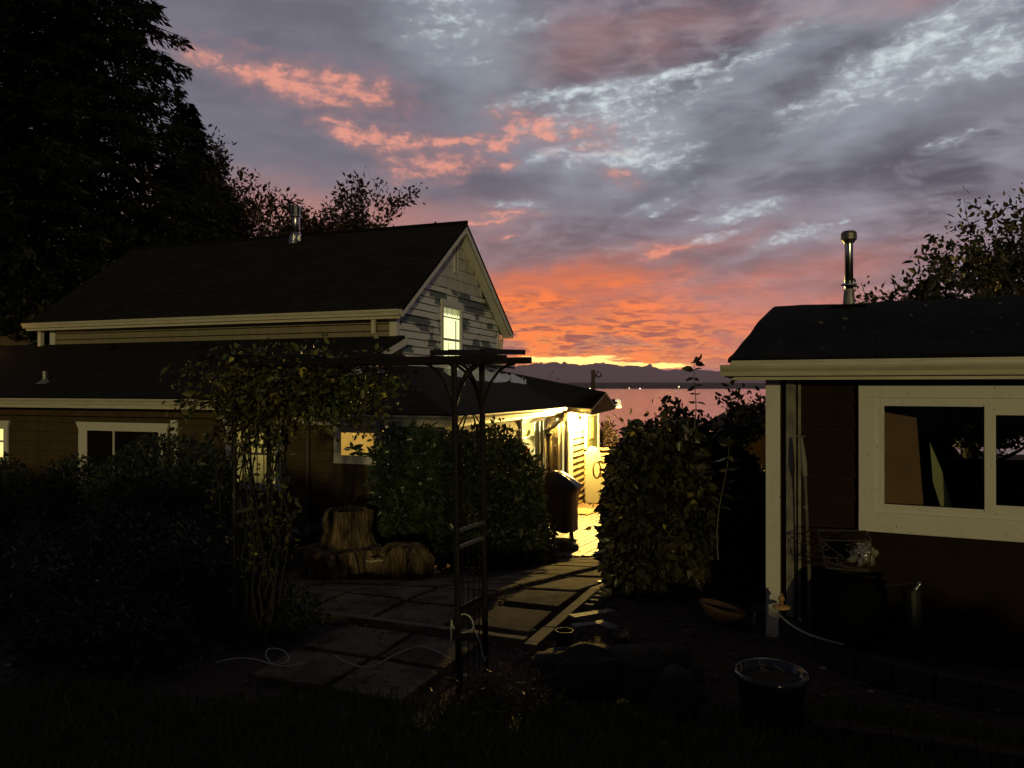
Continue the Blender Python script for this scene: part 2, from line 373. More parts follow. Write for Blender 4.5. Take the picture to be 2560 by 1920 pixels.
def thing(name, loc, label, cat, group=None):
    o = bpy.data.objects.new(name, None); COL.objects.link(o); o.location = loc; o['_w'] = tuple(loc); o.empty_display_size = .1
    o['label'] = label; o['category'] = cat
    if group: o['group'] = group
    return o
def tag(o, label, cat, group=None):
    o['label'] = label; o['category'] = cat
    if group: o['group'] = group
    return o
def leaves(name, m, pts, size, parent=None, nrm=None, spread=1.0, droop=0.0, ratio=.5, fold=.25, curl=False, **tags):
    """pts (N,3): one folded pointed leaf at each point"""
    pts = np.asarray(pts, float); N = len(pts)
    sz = np.asarray(size, float) * np.clip(rng.lognormal(0, .33, N), .4, 1.9)
    d = rng.normal(size=(N, 3)) * spread
    if nrm is not None: d += nrm
    d[:, 2] -= droop
    d /= np.linalg.norm(d, axis=1)[:, None] + 1e-9
    a = rng.normal(size=(N, 3)); sd = np.cross(d, a); sd /= np.linalg.norm(sd, axis=1)[:, None] + 1e-9
    up = np.cross(sd, d)
    L = sz[:, None]; w = L * ratio * .5
    if curl:
        P = [pts, pts + d * L * .3 + sd * w * .9 + up * w * fold, pts + d * L * .65 + sd * w * .8 + up * w * fold, pts + d * L - up * w * .3,
             pts + d * L * .65 - sd * w * .8 + up * w * fold, pts + d * L * .3 - sd * w * .9 + up * w * fold]
        fs = [(0, 1, 2, 3), (0, 3, 4, 5)]; k = 6
    else:
        P = [pts, pts + d * L * .45 + sd * w + up * w * fold, pts + d * L, pts + d * L * .45 - sd * w + up * w * fold]
        fs = [(0, 1, 2), (0, 2, 3)]; k = 4
    V = np.stack(P, 1).reshape(-1, 3)
    base = np.array(parent['_w']) if parent is not None else np.array([pts[:, 0].mean(), pts[:, 1].mean(), pts[:, 2].min()])
    V = V - base
    nf = len(fs); fl = len(fs[0])
    idx = (np.arange(N)[:, None, None] * k + np.array(fs)[None]).reshape(-1)
    me = bpy.data.meshes.new(name); me.vertices.add(N * k); me.vertices.foreach_set('co', V.ravel())
    me.loops.add(len(idx)); me.loops.foreach_set('vertex_index', idx.astype(np.int32))
    me.polygons.add(N * nf); me.polygons.foreach_set('loop_start', (np.arange(N * nf) * fl).astype(np.int32))
    me.update(calc_edges=True); me.validate(); me.materials.append(m)
    o = bpy.data.objects.new(name, me); COL.objects.link(o)
    if parent is not None: o.parent = parent
    else: o.location = base
    o['_w'] = tuple(base)
    for kk, vv in tags.items(): o[kk] = vv
    return o
def shell(c, r, n, inner=.75, power=2.2, bump=.12, zmin=None, seed=0):
    """points through the outer part of a lumpy ellipsoid and their outward directions"""
    u = rng.normal(size=(n, 3)); u /= np.linalg.norm(u, axis=1)[:, None]
    u = np.sign(u) * np.abs(u) ** (2 / power); u /= (np.sum(np.abs(u) ** power, 1) ** (1 / power))[:, None]
    ph = np.array([seed * 1.7, seed * 2.9, seed * .7])
    k = 1 + bump * (np.sin(u @ np.array([5.1, 3.3, 2.7]) + ph[0]) + np.sin(u @ np.array([-3.7, 6.1, 4.9]) + ph[1]) + .6 * np.sin(u @ np.array([9, -8, 11]) + ph[2])) / 2
    t = 1 - (1 - inner) * rng.random(n) ** 1.4
    p = np.array(c) + u * np.array(r) * (k * t)[:, None]
    if zmin is not None:
        keep = p[:, 2] > zmin; p = p[keep]; u = u[keep]
    return p, u
def P(px, py, d): return Vector(((px - CX) / F * d, d, CZ + (HY - py) / F * d))
def hit(px, py, o, n):
    r = Vector(((px - CX) / F, 1, (HY - py) / F)); o = Vector(o) - Vector((0, 0, CZ)); n = Vector(n)
    t = o.dot(n) / r.dot(n); return Vector((r.x * t, r.y * t, CZ + r.z * t))
def gz(x, y):
    if y < 7.4: z = 0
    elif y < 13.1: z = -.9 * (y - 7.4) / 5.7
    elif y < 33: z = -.9
    elif y < 62: z = -.9 - (y - 33) * .46
    else: z = -14.5
    return z
def onground(px, py):
    d = 3.0
    lo, hi = 2.0, 33.0
    for _ in range(60):
        d = (lo + hi) / 2; y = HY + F * (CZ - gz(0, d)) / d
        if y > py: lo = d
        else: hi = d
    return Vector(((px - CX) / F * d, d, gz(0, d)))

# ------------------------------------------------------------------ ground, water, far shore
def grid_mesh(name, xs, ys, zf, m, off=0.0, smooth=True, skirt=False, **tags):
    b = MB(); nx = len(xs)
    b.v = [(x, y, zf(x, y) + off) for y in ys for x in xs]
    b.f = [(j * nx + i, j * nx + i + 1, (j + 1) * nx + i + 1, (j + 1) * nx + i) for j in range(len(ys) - 1) for i in range(nx - 1)]
    b.uv = [[(0, 0)] * 4] * len(b.f)
    return b.build(name, m, smooth=smooth, **tags)
from mathutils import noise as MN
def gzn(x, y):
    z = gz(x, y)
    return z + .025 * MN.noise(Vector((x * 1.3, y * 1.3, 0))) + .012 * MN.noise(Vector((x * 5, y * 5, 3))) - .02
def spaced(a, b, n, k=1.0): return [a + (b - a) * (i / n) ** k for i in range(n + 1)]
M_SOIL = mat('dark garden soil', (.050, .030, .021), .95, c2=(.085, .052, .036), nscale=9, bump=2.5, bscale=38)
xs = sorted(set([-300, -120, -60, -40, -30, -22] + spaced(-16, 10, 150) + [14, 20, 30, 60, 120, 300]))
ys = spaced(-12, 2, 10) + spaced(2.1, 14, 110) + spaced(14.5, 33, 22) + [36, 40, 46, 54, 62, 80, 200]
grid_mesh('ground', xs, ys, gzn, M_SOIL, kind='structure')
def waterc(q, co, b, base):
    n1 = q.noise(q.map(co, (.010, .035, 1)), 1, 4, .6); n2 = q.noise(q.map(co, (.25, .6, 1)), 1, 5, .6)
    bn = q.n('ShaderNodeBump'); bn.inputs['Strength'].default_value = 1; bn.inputs['Distance'].default_value = 1
    q.put(bn.inputs['Height'], q.m('ADD', q.m('MULTIPLY', n1, .22), q.m('MULTIPLY', n2, .09))); q.nt.links.new(bn.outputs[0], b.inputs['Normal'])
M_WATER = mat('sea water', (.010, .014, .018), .20, build=waterc, spec=.8)
_t = M_WATER.node_tree; _q = E(_t); _gl = _q.n('ShaderNodeBsdfGlossy'); _gl.inputs['Roughness'].default_value = .16; _gl.inputs['Color'].default_value = (.92, .90, .90, 1)
_b = _t.nodes['Principled BSDF']; _t.links.new(_b.inputs['Normal'].links[0].from_socket, _gl.inputs['Normal'])
_mx = _q.n('ShaderNodeMixShader'); _mx.inputs[0].default_value = .93; _t.links.new(_b.outputs[0], _mx.inputs[1]); _t.links.new(_gl.outputs[0], _mx.inputs[2]); _t.links.new(_mx.outputs[0], _t.nodes['Material Output'].inputs[0])
b = MB(); b.add([(-9000, 45, -13), (9000, 45, -13), (9000, 5600, -13), (-9000, 5600, -13)], [(0, 1, 2, 3)])
b.build('water', M_WATER, kind='structure')
def ridge(name, prof, d, zb, m, depth, seed, rows=10, **tags):
    b = MB(); n = len(prof); R_ = rows
    for j in range(-R_, R_ + 1):
        t = abs(j) / R_
        for i, (px, py) in enumerate(prof):
            dd = d + j / R_ * depth; x = (px - CX) / F * d
            zr = CZ + (HY - py) / F * d
            z = zb + (zr - zb) * (1 - t) ** .8 * (1 + (.25 * MN.noise(Vector((i * .35, j * .5, seed))) if t > 0 else 0))
            b.v.append((x, dd, z if t < 1 else zb - 2))
    for j in range(2 * R_):
        for i in range(n - 1): b.f.append((j * n + i, j * n + i + 1, (j + 1) * n + i + 1, (j + 1) * n + i)); b.uv.append([(0, 0)] * 4)
    return b.build(name, m, smooth=True, **tags)
ml = [(60, 170), (130, 178), (180, 185), (260, 178), (330, 160), (390, 168), (480, 152), (560, 165), (650, 165), (720, 178), (790, 165), (860, 158), (930, 165), (990, 172), (1060, 188), (1120, 180), (1180, 180), (1210, 190), (1270, 180), (1330, 200), (1420, 222), (1500, 215), (1600, 210), (1700, 215), (1800, 222), (1880, 232), (1980, 245)]
mp = [(1240 + .2984 * a, 860 + .2984 * c) for a, c in ml]
prof = []
for i in range(-60, 0): prof.append((1255 + i * 60, 912 + 14 * MN.noise(Vector((i * .5, 3, 0)))))
for i in range(len(mp) - 1):
    for k in range(5):
        t = k / 5; x = mp[i][0] * (1 - t) + mp[i + 1][0] * t; y = mp[i][1] * (1 - t) + mp[i + 1][1] * t
        prof.append((x, y + 2.2 * MN.noise(Vector((x * .13, 1, 0))) * (1 if k else 0)))
for i in range(0, 60): prof.append((1835 + i * 60, 934 + 12 * MN.noise(Vector((i * .5, 9, 0)))))
M_MTN = mat('distant mountain forest', (.05, .055, .06), .9)
ridge('mountains', prof, 20000, -20, M_MTN, 3500, 1, kind='structure')
prof2 = [(1280 + i * 22, 956.5 + 2.2 * MN.noise(Vector((i * .16, 5, 0))) - 1.2 * MN.noise(Vector((i * .9, 7, 0)))) for i in range(-190, 190)]
ridge('far_shore_hills', prof2, 5250, -14, mat('far shore woodland', (.03, .04, .03), .9), 260, 4, rows=4, kind='structure')
M_SHORE = lit('shore light glow', (1, .78, .45), 9)
for i, (px, py, r, lb) in enumerate([(1600, 972, 4.2, 'brightest pale yellow light on the far shore across the water'), (1573, 970, 1.8, 'faint light just left of the brightest one on the far shore'),
                                     (1697, 967, 2.4, 'lone small light on the far shore right of the brightest one'), (1475, 971, 2.2, 'small light on the far shore beside the wooden pole')]):
    p = P(px, py, 4985); g = thing('shore_light', (p.x, p.y, -13), lb, 'light', 'lights on the far shore')
    MB().lathe((p.x, p.y, -13.5), [(.4, 0), (.3, p.z + 13.5)], 6).build('mast', M_DARKMETAL, g)
    MB().lathe((p.x, p.y, p.z), [(.2, -r * .7), (r * 1.3, -r * .4), (r * 1.5, 0), (r, r * .6), (.2, r)], 10).build('lantern', M_SHORE, g)

# ------------------------------------------------------------------ house frame helpers
class Fr:
    def __init__(s, o, deg): s.o = Vector((o[0], o[1], 0)); s.U = Vector((math.cos(R(deg)), -math.sin(R(deg)), 0)); s.V = Vector((math.sin(R(deg)), math.cos(R(deg)), 0))
    def p(s, u, v, z): return s.o + s.U * u + s.V * v + Vector((0, 0, z))
    def uv(s, q): d = Vector(q) - s.o; return d.dot(s.U), d.dot(s.V), q[2]
def siding(b, o, ax, n, z0, z1, xr, course=.165, holes=(), th=.026, gap=.020):
    """lapped boards on the wall plane through o: ax along the wall, n outward; xr(z) gives the span"""
    o, ax, n = Vector(o), Vector(ax), Vector(n); z = z0
    while z < z1 - .01:
        zt = min(z + course, z1); segs = []
        ivs = []
        for (a, c, h0, h1) in holes:
            if h0 < zt - .02 and h1 > z + .02: ivs.append((a, c))
        l0, r0 = xr(z); l1, r1 = xr(zt)
        cur = (l0, l1)
        for a, c in sorted(ivs): segs.append((cur[0], cur[1], a, a)); cur = (c, c)
        segs.append((cur[0], cur[1], r0, r1))
        for (a0, a1, c0, c1) in segs:
            if c0 - a0 < .01: continue
            q = lambda x, zz, d: o + ax * x + Vector((0, 0, zz)) + n * d
            vs = [q(a0, z + gap, 0), q(c0, z + gap, 0), q(c0, z + gap, th), q(a0, z + gap, th), q(a1, zt, 0), q(c1, zt, 0), q(c1, zt, .004), q(a1, zt, .004)]
            b.add(vs, [(0, 1, 2, 3), (3, 2, 6, 7), (4, 7, 6, 5), (0, 3, 7, 4), (1, 5, 6, 2), (0, 4, 5, 1)])
        z += course
    return b
def gutter(b, a, c, out, w=.12, h=.11):
    a, c, out = Vector(a), Vector(c), Vector(out).normalized(); up = Vector((0, 0, 1))
    prof = [(0, 0), (.0, -h), (w * .62, -h), (w * .70, -h * .62), (w * .92, -h * .32), (w, -h * .12), (w, .0), (w - .012, .0), (w - .012, -.02), (.012, -.02), (.012, 0)]
    vs = [a + out * x + up * z for x, z in prof] + [c + out * x + up * z for x, z in prof]; n = len(prof)
    b.add(vs, [tuple(range(n)), tuple(reversed(range(n, 2 * n)))] + [(i, i + n, (i + 1) % n + n, (i + 1) % n) for i in range(n)])
    return b
def window(par, o, ax, n, w, h, trim=.1, head=.12, pane=None, mull=(), rail=(), flare=0, sill=.1, sash=.035, m=None, proud=.035, label=None):
    """o = lower left corner of the opening on the wall plane; parts: window > sash, pane"""
    m = m or M_TRIM; up = (0, 0, 1); b = MB()
    b.frame_box(o, ax, n, up, -trim, 0, .002, proud, 0, h)
    b.frame_box(o, ax, n, up, w, w + trim, .002, proud, 0, h)
    b.frame_box(o, ax, n, up, -trim - .001, w + trim + .001, .001, proud + .006, -sill, 0)
    A, N = Vector(ax), Vector(n); q = lambda x, z, d: Vector(o) + A * x + Vector((0, 0, z)) + N * d
    b.prism([q(-trim, h, .001), q(w + trim, h, .001), q(w + trim + flare, h + head, .001), q(-trim - flare, h + head, .001)], N * (proud + .008))
    win = b.build('window', m, par)
    if label: win['label'] = label
    win['_w'] = par['_w']
    s = MB(); d0, d1 = .004, proud * .62
    s.frame_box(o, ax, n, up, 0, sash, d0, d1, 0, h); s.frame_box(o, ax, n, up, w - sash, w, d0, d1, 0, h)
    s.frame_box(o, ax, n, up, sash, w - sash, d0, d1, 0, sash); s.frame_box(o, ax, n, up, sash, w - sash, d0, d1, h - sash, h)
    for x in mull: s.frame_box(o, ax, n, up, x - sash * .5, x + sash * .5, d0, d1 + .003, sash, h - sash)
    for z in rail: s.frame_box(o, ax, n, up, sash, w - sash, d0 + .001, d1 + .006, z - sash * .6, z + sash * .6)
    s.build('sash', m, win)
    if pane is not None:
        p = MB(); p.frame_box(o, ax, n, up, sash * .5, w - sash * .5, d0 + .001, d0 + .006, sash * .5, h - sash * .5); p.build('pane', pane, win)
    return win
M_DPANE = mat('dark window glass', (.006, .006, .006), .06, spec=.6)
LIT_Y = lit('lit window yellow', (1, .86, .30), 1.25, (1, .72, .16))
LIT_A = lit('lit window amber blind', (.50, .28, .05), 1.0, (.38, .20, .03))
LIT_AD = lit('dim lit window behind vine', (.36, .27, .06), .8, (.10, .08, .02))
LIT_G = lit('lit upstairs room', (.98, 1.0, .50), 1.25, (.85, .95, .40))

# ------------------------------------------------------------------ the old house on the left
H = Fr((-.94, 12.0), 20)
HB = H.p(-4, 3, -.9)
house = thing('old_house', HB, 'old white gabled house with dark shingle roofs, brown lower wing and brightly lit porch side', 'house')
UG = -2.75; V0 = 3.26; V1 = 9.16; VR = 6.21; UL = -12.5
# upper block core and strip wall under the eave
b = MB(); zt_, zb_ = 3.42, 2.2
b.prism([H.p(UL, V0 + .03, 0), H.p(UG - .03, V0 + .03, 0), H.p(UG - .03, V1 - .03, 0), H.p(UL, V1 - .03, 0)], (0, 0, 3.55))
core = b.build('inner_wall', M_BLACK, house)  # black core draws the lap shadow lines seen in the siding gaps
b = MB(); siding(b, H.p(UL, V0, 0), H.U, -H.V, 2.55, 3.46, lambda z: (0, UG - UL - .1), .15)
b.build('wall', M_BROWN_LIT, house, label='narrow clapboard wall strip under the upper eave, brown paint toned as lit')
b = MB(); siding(b, H.p(UG, V0, 0), H.V, H.U, 2.36, 4.33, lambda z: ((.0, V1 - V0) if z < 3.60 else ((z - 3.60) / .8, V1 - V0 - (z - 3.60) / .8)), .165,
                 holes=[(2.12, 3.34, 2.36, 4.02)])
b.build('wall', M_PEEL, house, label='white clapboard gable wall with paint peeled away in grey patches')
# shingled gable top with staggered joints
b = MB(); zr = 4.34
while zr < 5.85:
    zt = min(zr + .27, 5.9); x = (zr - 3.60) / .8; xe = V1 - V0 - x
    xx = x
    while xx < xe - .01:
        w = min(random.uniform(.22, .6), xe - xx); s0 = max(0, (x + .27 / .8) - xx); s1 = max(0, xx + w - (xe - .27 / .8))
        q = lambda a, z, d: H.p(UG + d, V0 + a, z)
        dz = random.uniform(-.012, .012)
        a0, a1 = xx + .004, xx + w - .004
        b0, b1 = max(a0, x + .27 / .8), min(a1, xe - .27 / .8)
        if b1 > b0:
            b.add([q(a0, zr + dz, 0), q(a1, zr + dz, 0), q(a1, zr + dz, .03), q(a0, zr + dz, .03), q(b0, zt, 0), q(b1, zt, 0), q(b1, zt, .006), q(b0, zt, .006)],
                  [(0, 1, 2, 3), (3, 2, 6, 7), (4, 7, 6, 5), (0, 3, 7, 4), (1, 5, 6, 2), (0, 4, 5, 1)])
        xx += w
    zr += .27
b.build('gable_shingles', M_GSH, house)
b = MB(); b.prism([H.p(UG - .04, V0, 3.4), H.p(UG - .04, V1, 3.4), H.p(UG - .04, VR, 5.8)], H.U * -.1); b.build('gable_backing', M_GSH, house)
# corner boards
for o_2, args in ((H.p(UG, V0, 0), (-.14, .034, -.034, 0, 2.9, 3.50)), (H.p(UG, V0, 0), (.001, .033, .0, .10, 2.36, 3.62)), (H.p(UG, V1, 0), (.001, .036, -.10, .03, 2.36, 3.5)), (H.p(UL, V0, 0), (-.03, .14, -.034, 0, 2.7, 3.47))):
    b = MB(); b.frame_box(o_2, H.U, H.V, (0, 0, 1), *args); b.build('corner_board', M_TRIM, house)
# main roof
ez, rz = 3.58, 5.97; vo0, vo1 = 2.90, 9.52; uo = -2.42; ulo = -12.95
b = MB()
b.slab([H.p(ulo, vo0, ez), H.p(uo, vo0, ez), H.p(uo, VR, rz), H.p(ulo, VR, rz)], .07, H.U)
b.slab([H.p(uo, vo1, ez - .06), H.p(ulo, vo1, ez - .06), H.p(ulo, VR, rz + .001), H.p(uo, VR, rz + .001)], .07, H.U)
b.tube([H.p(ulo - .01, VR, rz + .01), H.p(uo + .01, VR, rz + .01)], .05, 5)
roof = b.build('roof', M_ROOF, house, label='steep dark shingle roof of the upper storey')
# rake boards, soffit, return
b = MB()
for (va, za, sgn) in ((vo0, ez, 1), (vo1, ez - .06, -1)):
    a = H.p(uo - .02, va, za - .11); c = H.p(uo - .02, VR, rz - .13)
    b.beam(a, c, .03, .15, (0, 0, 1))
b.build('rake_board', M_TRIM, house)
b = MB()
for (va, za, vw) in ((vo0, ez, V0), (vo1, ez - .06, V1)):
    b.prism([H.p(uo - .035, va, za - .10), H.p(uo - .035, VR, rz - .12), H.p(UG, VR, rz - .12), H.p(UG, va, za - .10)], (0, 0, -.015))
b.prism([H.p(UG + .02, V1, 3.38), H.p(uo - .04, V1, 3.38), H.p(uo - .04, vo1 - .02, 3.38), H.p(UG + .02, vo1 - .02, 3.38)], (0, 0, -.02))
b.prism([H.p(ulo, vo0 + .02, ez - .13), H.p(UG - .02, vo0 + .02, ez - .13), H.p(UG - .02, V0 + .02, ez - .13), H.p(ulo, V0 + .02, ez - .13)], (0, 0, -.02))
b.build('soffit', M_TRIM, house)
b = MB(); gutter(b, H.p(ulo, vo0 - .005, ez - .02), H.p(uo - .03, vo0 - .005, ez - .02), -H.V, .12, .12)
b.frame_box(H.p(0, vo0, 0), H.U, H.V, (0, 0, 1), ulo + .01, uo - .05, 0, .02, ez - .20, ez - .06)
b.build('gutter', M_GUT, house, label='long pale gutter along the upper eave')
b = MB(); g0 = H.p(UG + .06, V1 + .12, 3.34)
b.tube([g0, g0 + Vector((0, 0, -.14)), g0 + H.V * -.02 + H.U * -.02 + Vector((0, 0, -.3)), H.p(UG + .05, V1 + .02, 2.85), H.p(UG + .05, V1 + .02, 2.4)], .045, 8)
b.build('downspout', M_GUT, house, smooth=True)
b = MB()
b.frame_box(H.p(-3.12, V0 - .06, 0), H.U, H.V, (0, 0, 1), -.04, .04, -.26, -.19, 3.1, ez - .13)
b.beam(H.p(-3.12, V0 - .28, 3.12), H.p(-3.12, V0 - .08, 2.93), .07, .06); b.build('downspout', M_GUT, house)
b = MB(); b.frame_box(H.p(UL - .25, V0 - .1, 0), H.U, H.V, (0, 0, 1), -.05, .05, -.05, .05, 2.6, ez - .13); b.build('post', M_TRIM, house)
# gable window with lace valance, vent slot
wo = H.p(UG, V0 + 2.22, 2.50)
gw = window(house, wo, H.V, H.U, 1.02, 1.42, .085, .14, LIT_G, rail=(.62,), sash=.05, proud=.045, label='tall lit upstairs window in the gable')
b = MB()
for k in range(13): b.frame_box(wo, H.V, H.U, (0, 0, 1), .05 + k * .072, .095 + k * .072, .012, .016, 1.24 - .03 * (k % 2), 1.38)
b.frame_box(wo, H.V, H.U, (0, 0, 1), .05, .97, .012, .017, 1.14, 1.17); b.frame_box(wo, H.V, H.U, (0, 0, 1), .74, .79, .012, .018, .06, 1.1)
b.frame_box(wo, H.V, H.U, (0, 0, 1), .34, .36, .012, .016, .05, .55)
b.build('curtain', mat('lace curtain', (.25, .25, .12), .8), gw)
vo_ = H.p(UG, V0 + 2.90, 4.82)
b = MB(); b.frame_box(vo_, H.V, H.U, (0, 0, 1), -.06, 0, .0, .05, -.05, .66); b.frame_box(vo_, H.V, H.U, (0, 0, 1), .10, .16, .0, .05, -.05, .66)
b.frame_box(vo_, H.V, H.U, (0, 0, 1), 0, .10, .0, .052, -.05, 0); b.frame_box(vo_, H.V, H.U, (0, 0, 1), 0, .10, .0, .052, .6, .66)
b.build('vent_frame', M_TRIM, house); b = MB(); b.frame_box(vo_, H.V, H.U, (0, 0, 1), 0, .10, .031, .034, 0, .6); b.build('vent', mat('vent louvre', (.16, .14, .12), .8), house)
# flue on the main roof
def flue(par, c, z0, z1, r, capr, caph, kind):
    c = Vector(c); f = MB().lathe((c.x, c.y, 0), [(r, z0), (r, z1 - caph), (r * .98, z1 - caph + .01)], 18).build('flue_pipe', M_STEEL, par, smooth=True)
    f['_w'] = par['_w']
    if kind == 0:
        MB().lathe((c.x, c.y, 0), [(r * 1.02, z1 - caph - .02), (capr, z1 - caph), (capr, z1 - .03), (capr * .97, z1), (.01, z1 + .01)], 18).build('cap', M_STEEL, f)
        b = MB()
        for k in range(7):
            a = 2 * math.pi * k / 7; b.box((c.x + math.cos(a) * (capr + .004), c.y + math.sin(a) * (capr + .004), z1 - caph * .5), (.05, .012, caph * .7), a + math.pi / 2)
        b.build('cap_slots', M_BLACK, f)
        MB().lathe((c.x, c.y, 0), [(r * 1.55, z0 - .1), (r * 1.35, z0 + .12), (r * 1.05, z0 + .2)], 14, wob=.18).build('flashing', mat('crumpled foil', (.6, .6, .55), .25, metal=1, bump=2, bscale=14), f)
    else:
        MB().lathe((c.x, c.y, 0), [(r * 1.02, z1 - caph * 1.35), (capr * .9, z1 - caph * .95), (capr, z1 - caph * .9), (capr, z1 - caph * .68), (capr * .93, z1 - caph * .66), (capr * .93, z1 - caph * .6), (capr, z1 - caph * .58), (capr, z1 - caph * .36), (capr * .93, z1 - caph * .34), (capr * .93, z1 - caph * .28), (capr, z1 - caph * .26), (capr * .98, z1 - .02), (capr * .8, z1), (.01, z1 + .008)], 22).build('cap', mat('weathered cap metal', (.28, .27, .25), .45, metal=.8, c2=(.16, .15, .13), nscale=20), f)
        MB().lathe((c.x, c.y, 0), [(r * 1.0, z0 + .235), (r * 1.9, z0 + .24), (r * 1.9, z0 + .252), (r, z0 + .27)], 18).build('storm_collar', M_STEEL, f)
        MB().lathe((c.x, c.y, 0), [(r * 1.55, z0 - .05), (r * 1.15, z0 + .2)], 14).build('flashing', M_GALV, f)
        b = MB(); b.box((c.x, c.y, z0 + .02), (.34, .3, .012), R(-25)); b.build('flashing_plate', M_DARKMETAL, f)
    return f
c = H.p(-7.2, 6.0, 0); flue(roof, c, 5.82, 6.70, .105, .15, .27, 0)
# lower front roof (shed) and its trims
b = MB(); s1 = (3.06 - 1.80) / 3.6
U1r, U1l = -2.55, -17
b.slab([H.p(U1l, -.34, 1.80), H.p(U1r, -.34, 1.80), H.p(U1r, V0, 3.06), H.p(U1l, V0, 3.06)], .06, H.U)
lroof = b.build('roof', M_ROOF, house, label='long low dark shed roof below the upper wall strip')
b = MB(); b.beam(H.p(U1r + .005, -.32, 1.70), H.p(U1r + .005, V0 + .1, 2.95), .03, .13); b.build('rake_board', M_TRIM, house)
b = MB(); b.prism([H.p(U1r - .05, .35, 1.5), H.p(U1r - .05, V0, 1.5), H.p(U1r - .05, V0, 2.96), H.p(U1r - .05, .35, 1.98)], H.U * -.06); b.build('side_wall', M_BROWN, house)
b = MB(); gutter(b, H.p(U1l, -.345, 1.775), H.p(U1r - .03, -.345, 1.775), -H.V, .11, .10)
b.frame_box(H.p(0, -.34, 0), H.U, H.V, (0, 0, 1), U1l, U1r - .04, 0, .02, 1.60, 1.735)
b.build('gutter', M_GUT, house, label='pale gutter along the low front eave at the left')
for (px, py, w) in ((280, 873, .2), (497, 870, .2)):
    b = MB()
    p = hit(px, py, H.p(0, -.34, 1.8), (-H.V * s1 + Vector((0, 0, 1)))); b.box((p.x, p.y, p.z + .05), (w, .2, .09), R(-20)); b.build('roof_vent', M_DARKMETAL, lroof)
p = hit(112, 955, H.p(0, -.34, 1.8), (-H.V * s1 + Vector((0, 0, 1))))
MB().lathe((p.x, p.y, p.z - .02), [(.17, -.02), (.06, .06), (.045, .08), (.045, .24)], 12).build('vent_pipe', M_GALV, lroof)
# wing roof: front slope, long side slope, porch roof
b = MB(); zc = 1.56; zr_ = 2.45; hb = 2.75
Kp = H.p(0, 6.45, 1.54); T0 = H.p(UG, hb, zr_); T1 = H.p(UG, 9.3, zr_)
b.slab([H.p(-3.3, 0, zc), H.p(0, 0, zc), T0, H.p(-3.3, hb, zr_)], .06, H.U)
b.slab([H.p(0, 0, zc), Kp, T1, T0], .06, -H.V)
G1 = Vector((1.86, 17.9, 1.50)); Ap = Vector((2.22, 18.25, 1.87)); G2 = Vector((2.52, 19.0, 1.56)); Bp = Vector((1.95, 21.0, 1.86)); Rp = Vector((2.82, 20.4, 1.60)); R2 = Vector((2.2, 22.4, 1.5)); L2 = Vector((-.2, 24.5, 1.5))
b.slab([Kp, G1, Ap], .05, H.U); b.slab([Kp, Ap, T1], .05, H.U); b.slab([T1, Ap, Bp], .05, H.U)
b.slab([Ap, G2, Bp], .05, H.V); b.slab([G2, Rp, Bp], .05, H.V); b.slab([Bp, Rp, R2], .05, H.V); b.slab([T1, Bp, R2, L2], .05, H.U)
wroof = b.build('roof', M_ROOF, house, label='dark hipped roof of the near wing running back to the porch gable')
b = MB(); gutter(b, H.p(-3.2, -.005, 1.535), H.p(.02, -.005, 1.535), -H.V, .11, .10)
gutter(b, H.p(.005, 0, 1.535), Kp + Vector((0, 0, -.02)) + H.U * .005, H.U, .11, .10)
kd = (G1 - Kp).normalized(); kn = Vector((kd.y, -kd.x, 0))
gutter(b, Kp + Vector((0, 0, -.021)), G1 + Vector((0, 0, -.02)), kn, .10, .10)
b.frame_box(H.p(0, 0, 0), H.U, H.V, (0, 0, 1), -3.2, -.03, 0.001, .02, 1.36, 1.49)
b.frame_box(H.p(0, 0, 0), H.U, H.V, (0, 0, 1), -.02, .0, .02, 6.4, 1.36, 1.49)
b.build('gutter', M_GUT, house, label='pale gutter turning the corner of the near wing')
# porch gable face and soffit
b = MB(); gd = (G2 - G1).normalized(); gn = Vector((gd.y, -gd.x, 0))
b.prism([G1 + Vector((0, 0, -.17)), G2 + Vector((0, 0, -.13)), G2 + Vector((0, 0, -.03)), Ap + Vector((0, 0, -.05)), G1 + Vector((0, 0, -.04))], -gn * .03)
b.build('porch_gable', mat('grey gable boards', (.14, .13, .11), .8, c2=(.10, .09, .08), nscale=12), house)
b = MB(); b.beam(G1 + gn * .012 + Vector((0, 0, -.03)), Ap + gn * .012 + Vector((0, 0, -.04)), .02, .04); b.beam(Ap + gn * .012 + Vector((0, 0, -.04)), G2 + gn * .012 + Vector((0, 0, -.03)), .02, .04)
b.build('porch_rake', M_TRIM, house)
M_SOF = mat('cream soffit', (.62, .56, .36), .6)
b = MB()
b.prism([H.p(0, 5.0, 1.42), Kp + Vector((0, 0, -.12)), G1 + Vector((0, 0, -.165)), G2 + Vector((0, 0, -.135)), Rp + Vector((0, 0, -.1)), H.p(.1, 9.8, 1.44), H.p(-.3, 9.8, 1.44), H.p(-.3, 5.0, 1.42)], (0, 0, .02))
b.prism([H.p(0, .35, 1.40), H.p(0, 4.99, 1.40), H.p(-.3, 4.99, 1.40), H.p(-.3, .35, 1.40)], (0, 0, .02))
b.build('soffit', M_SOF, house)
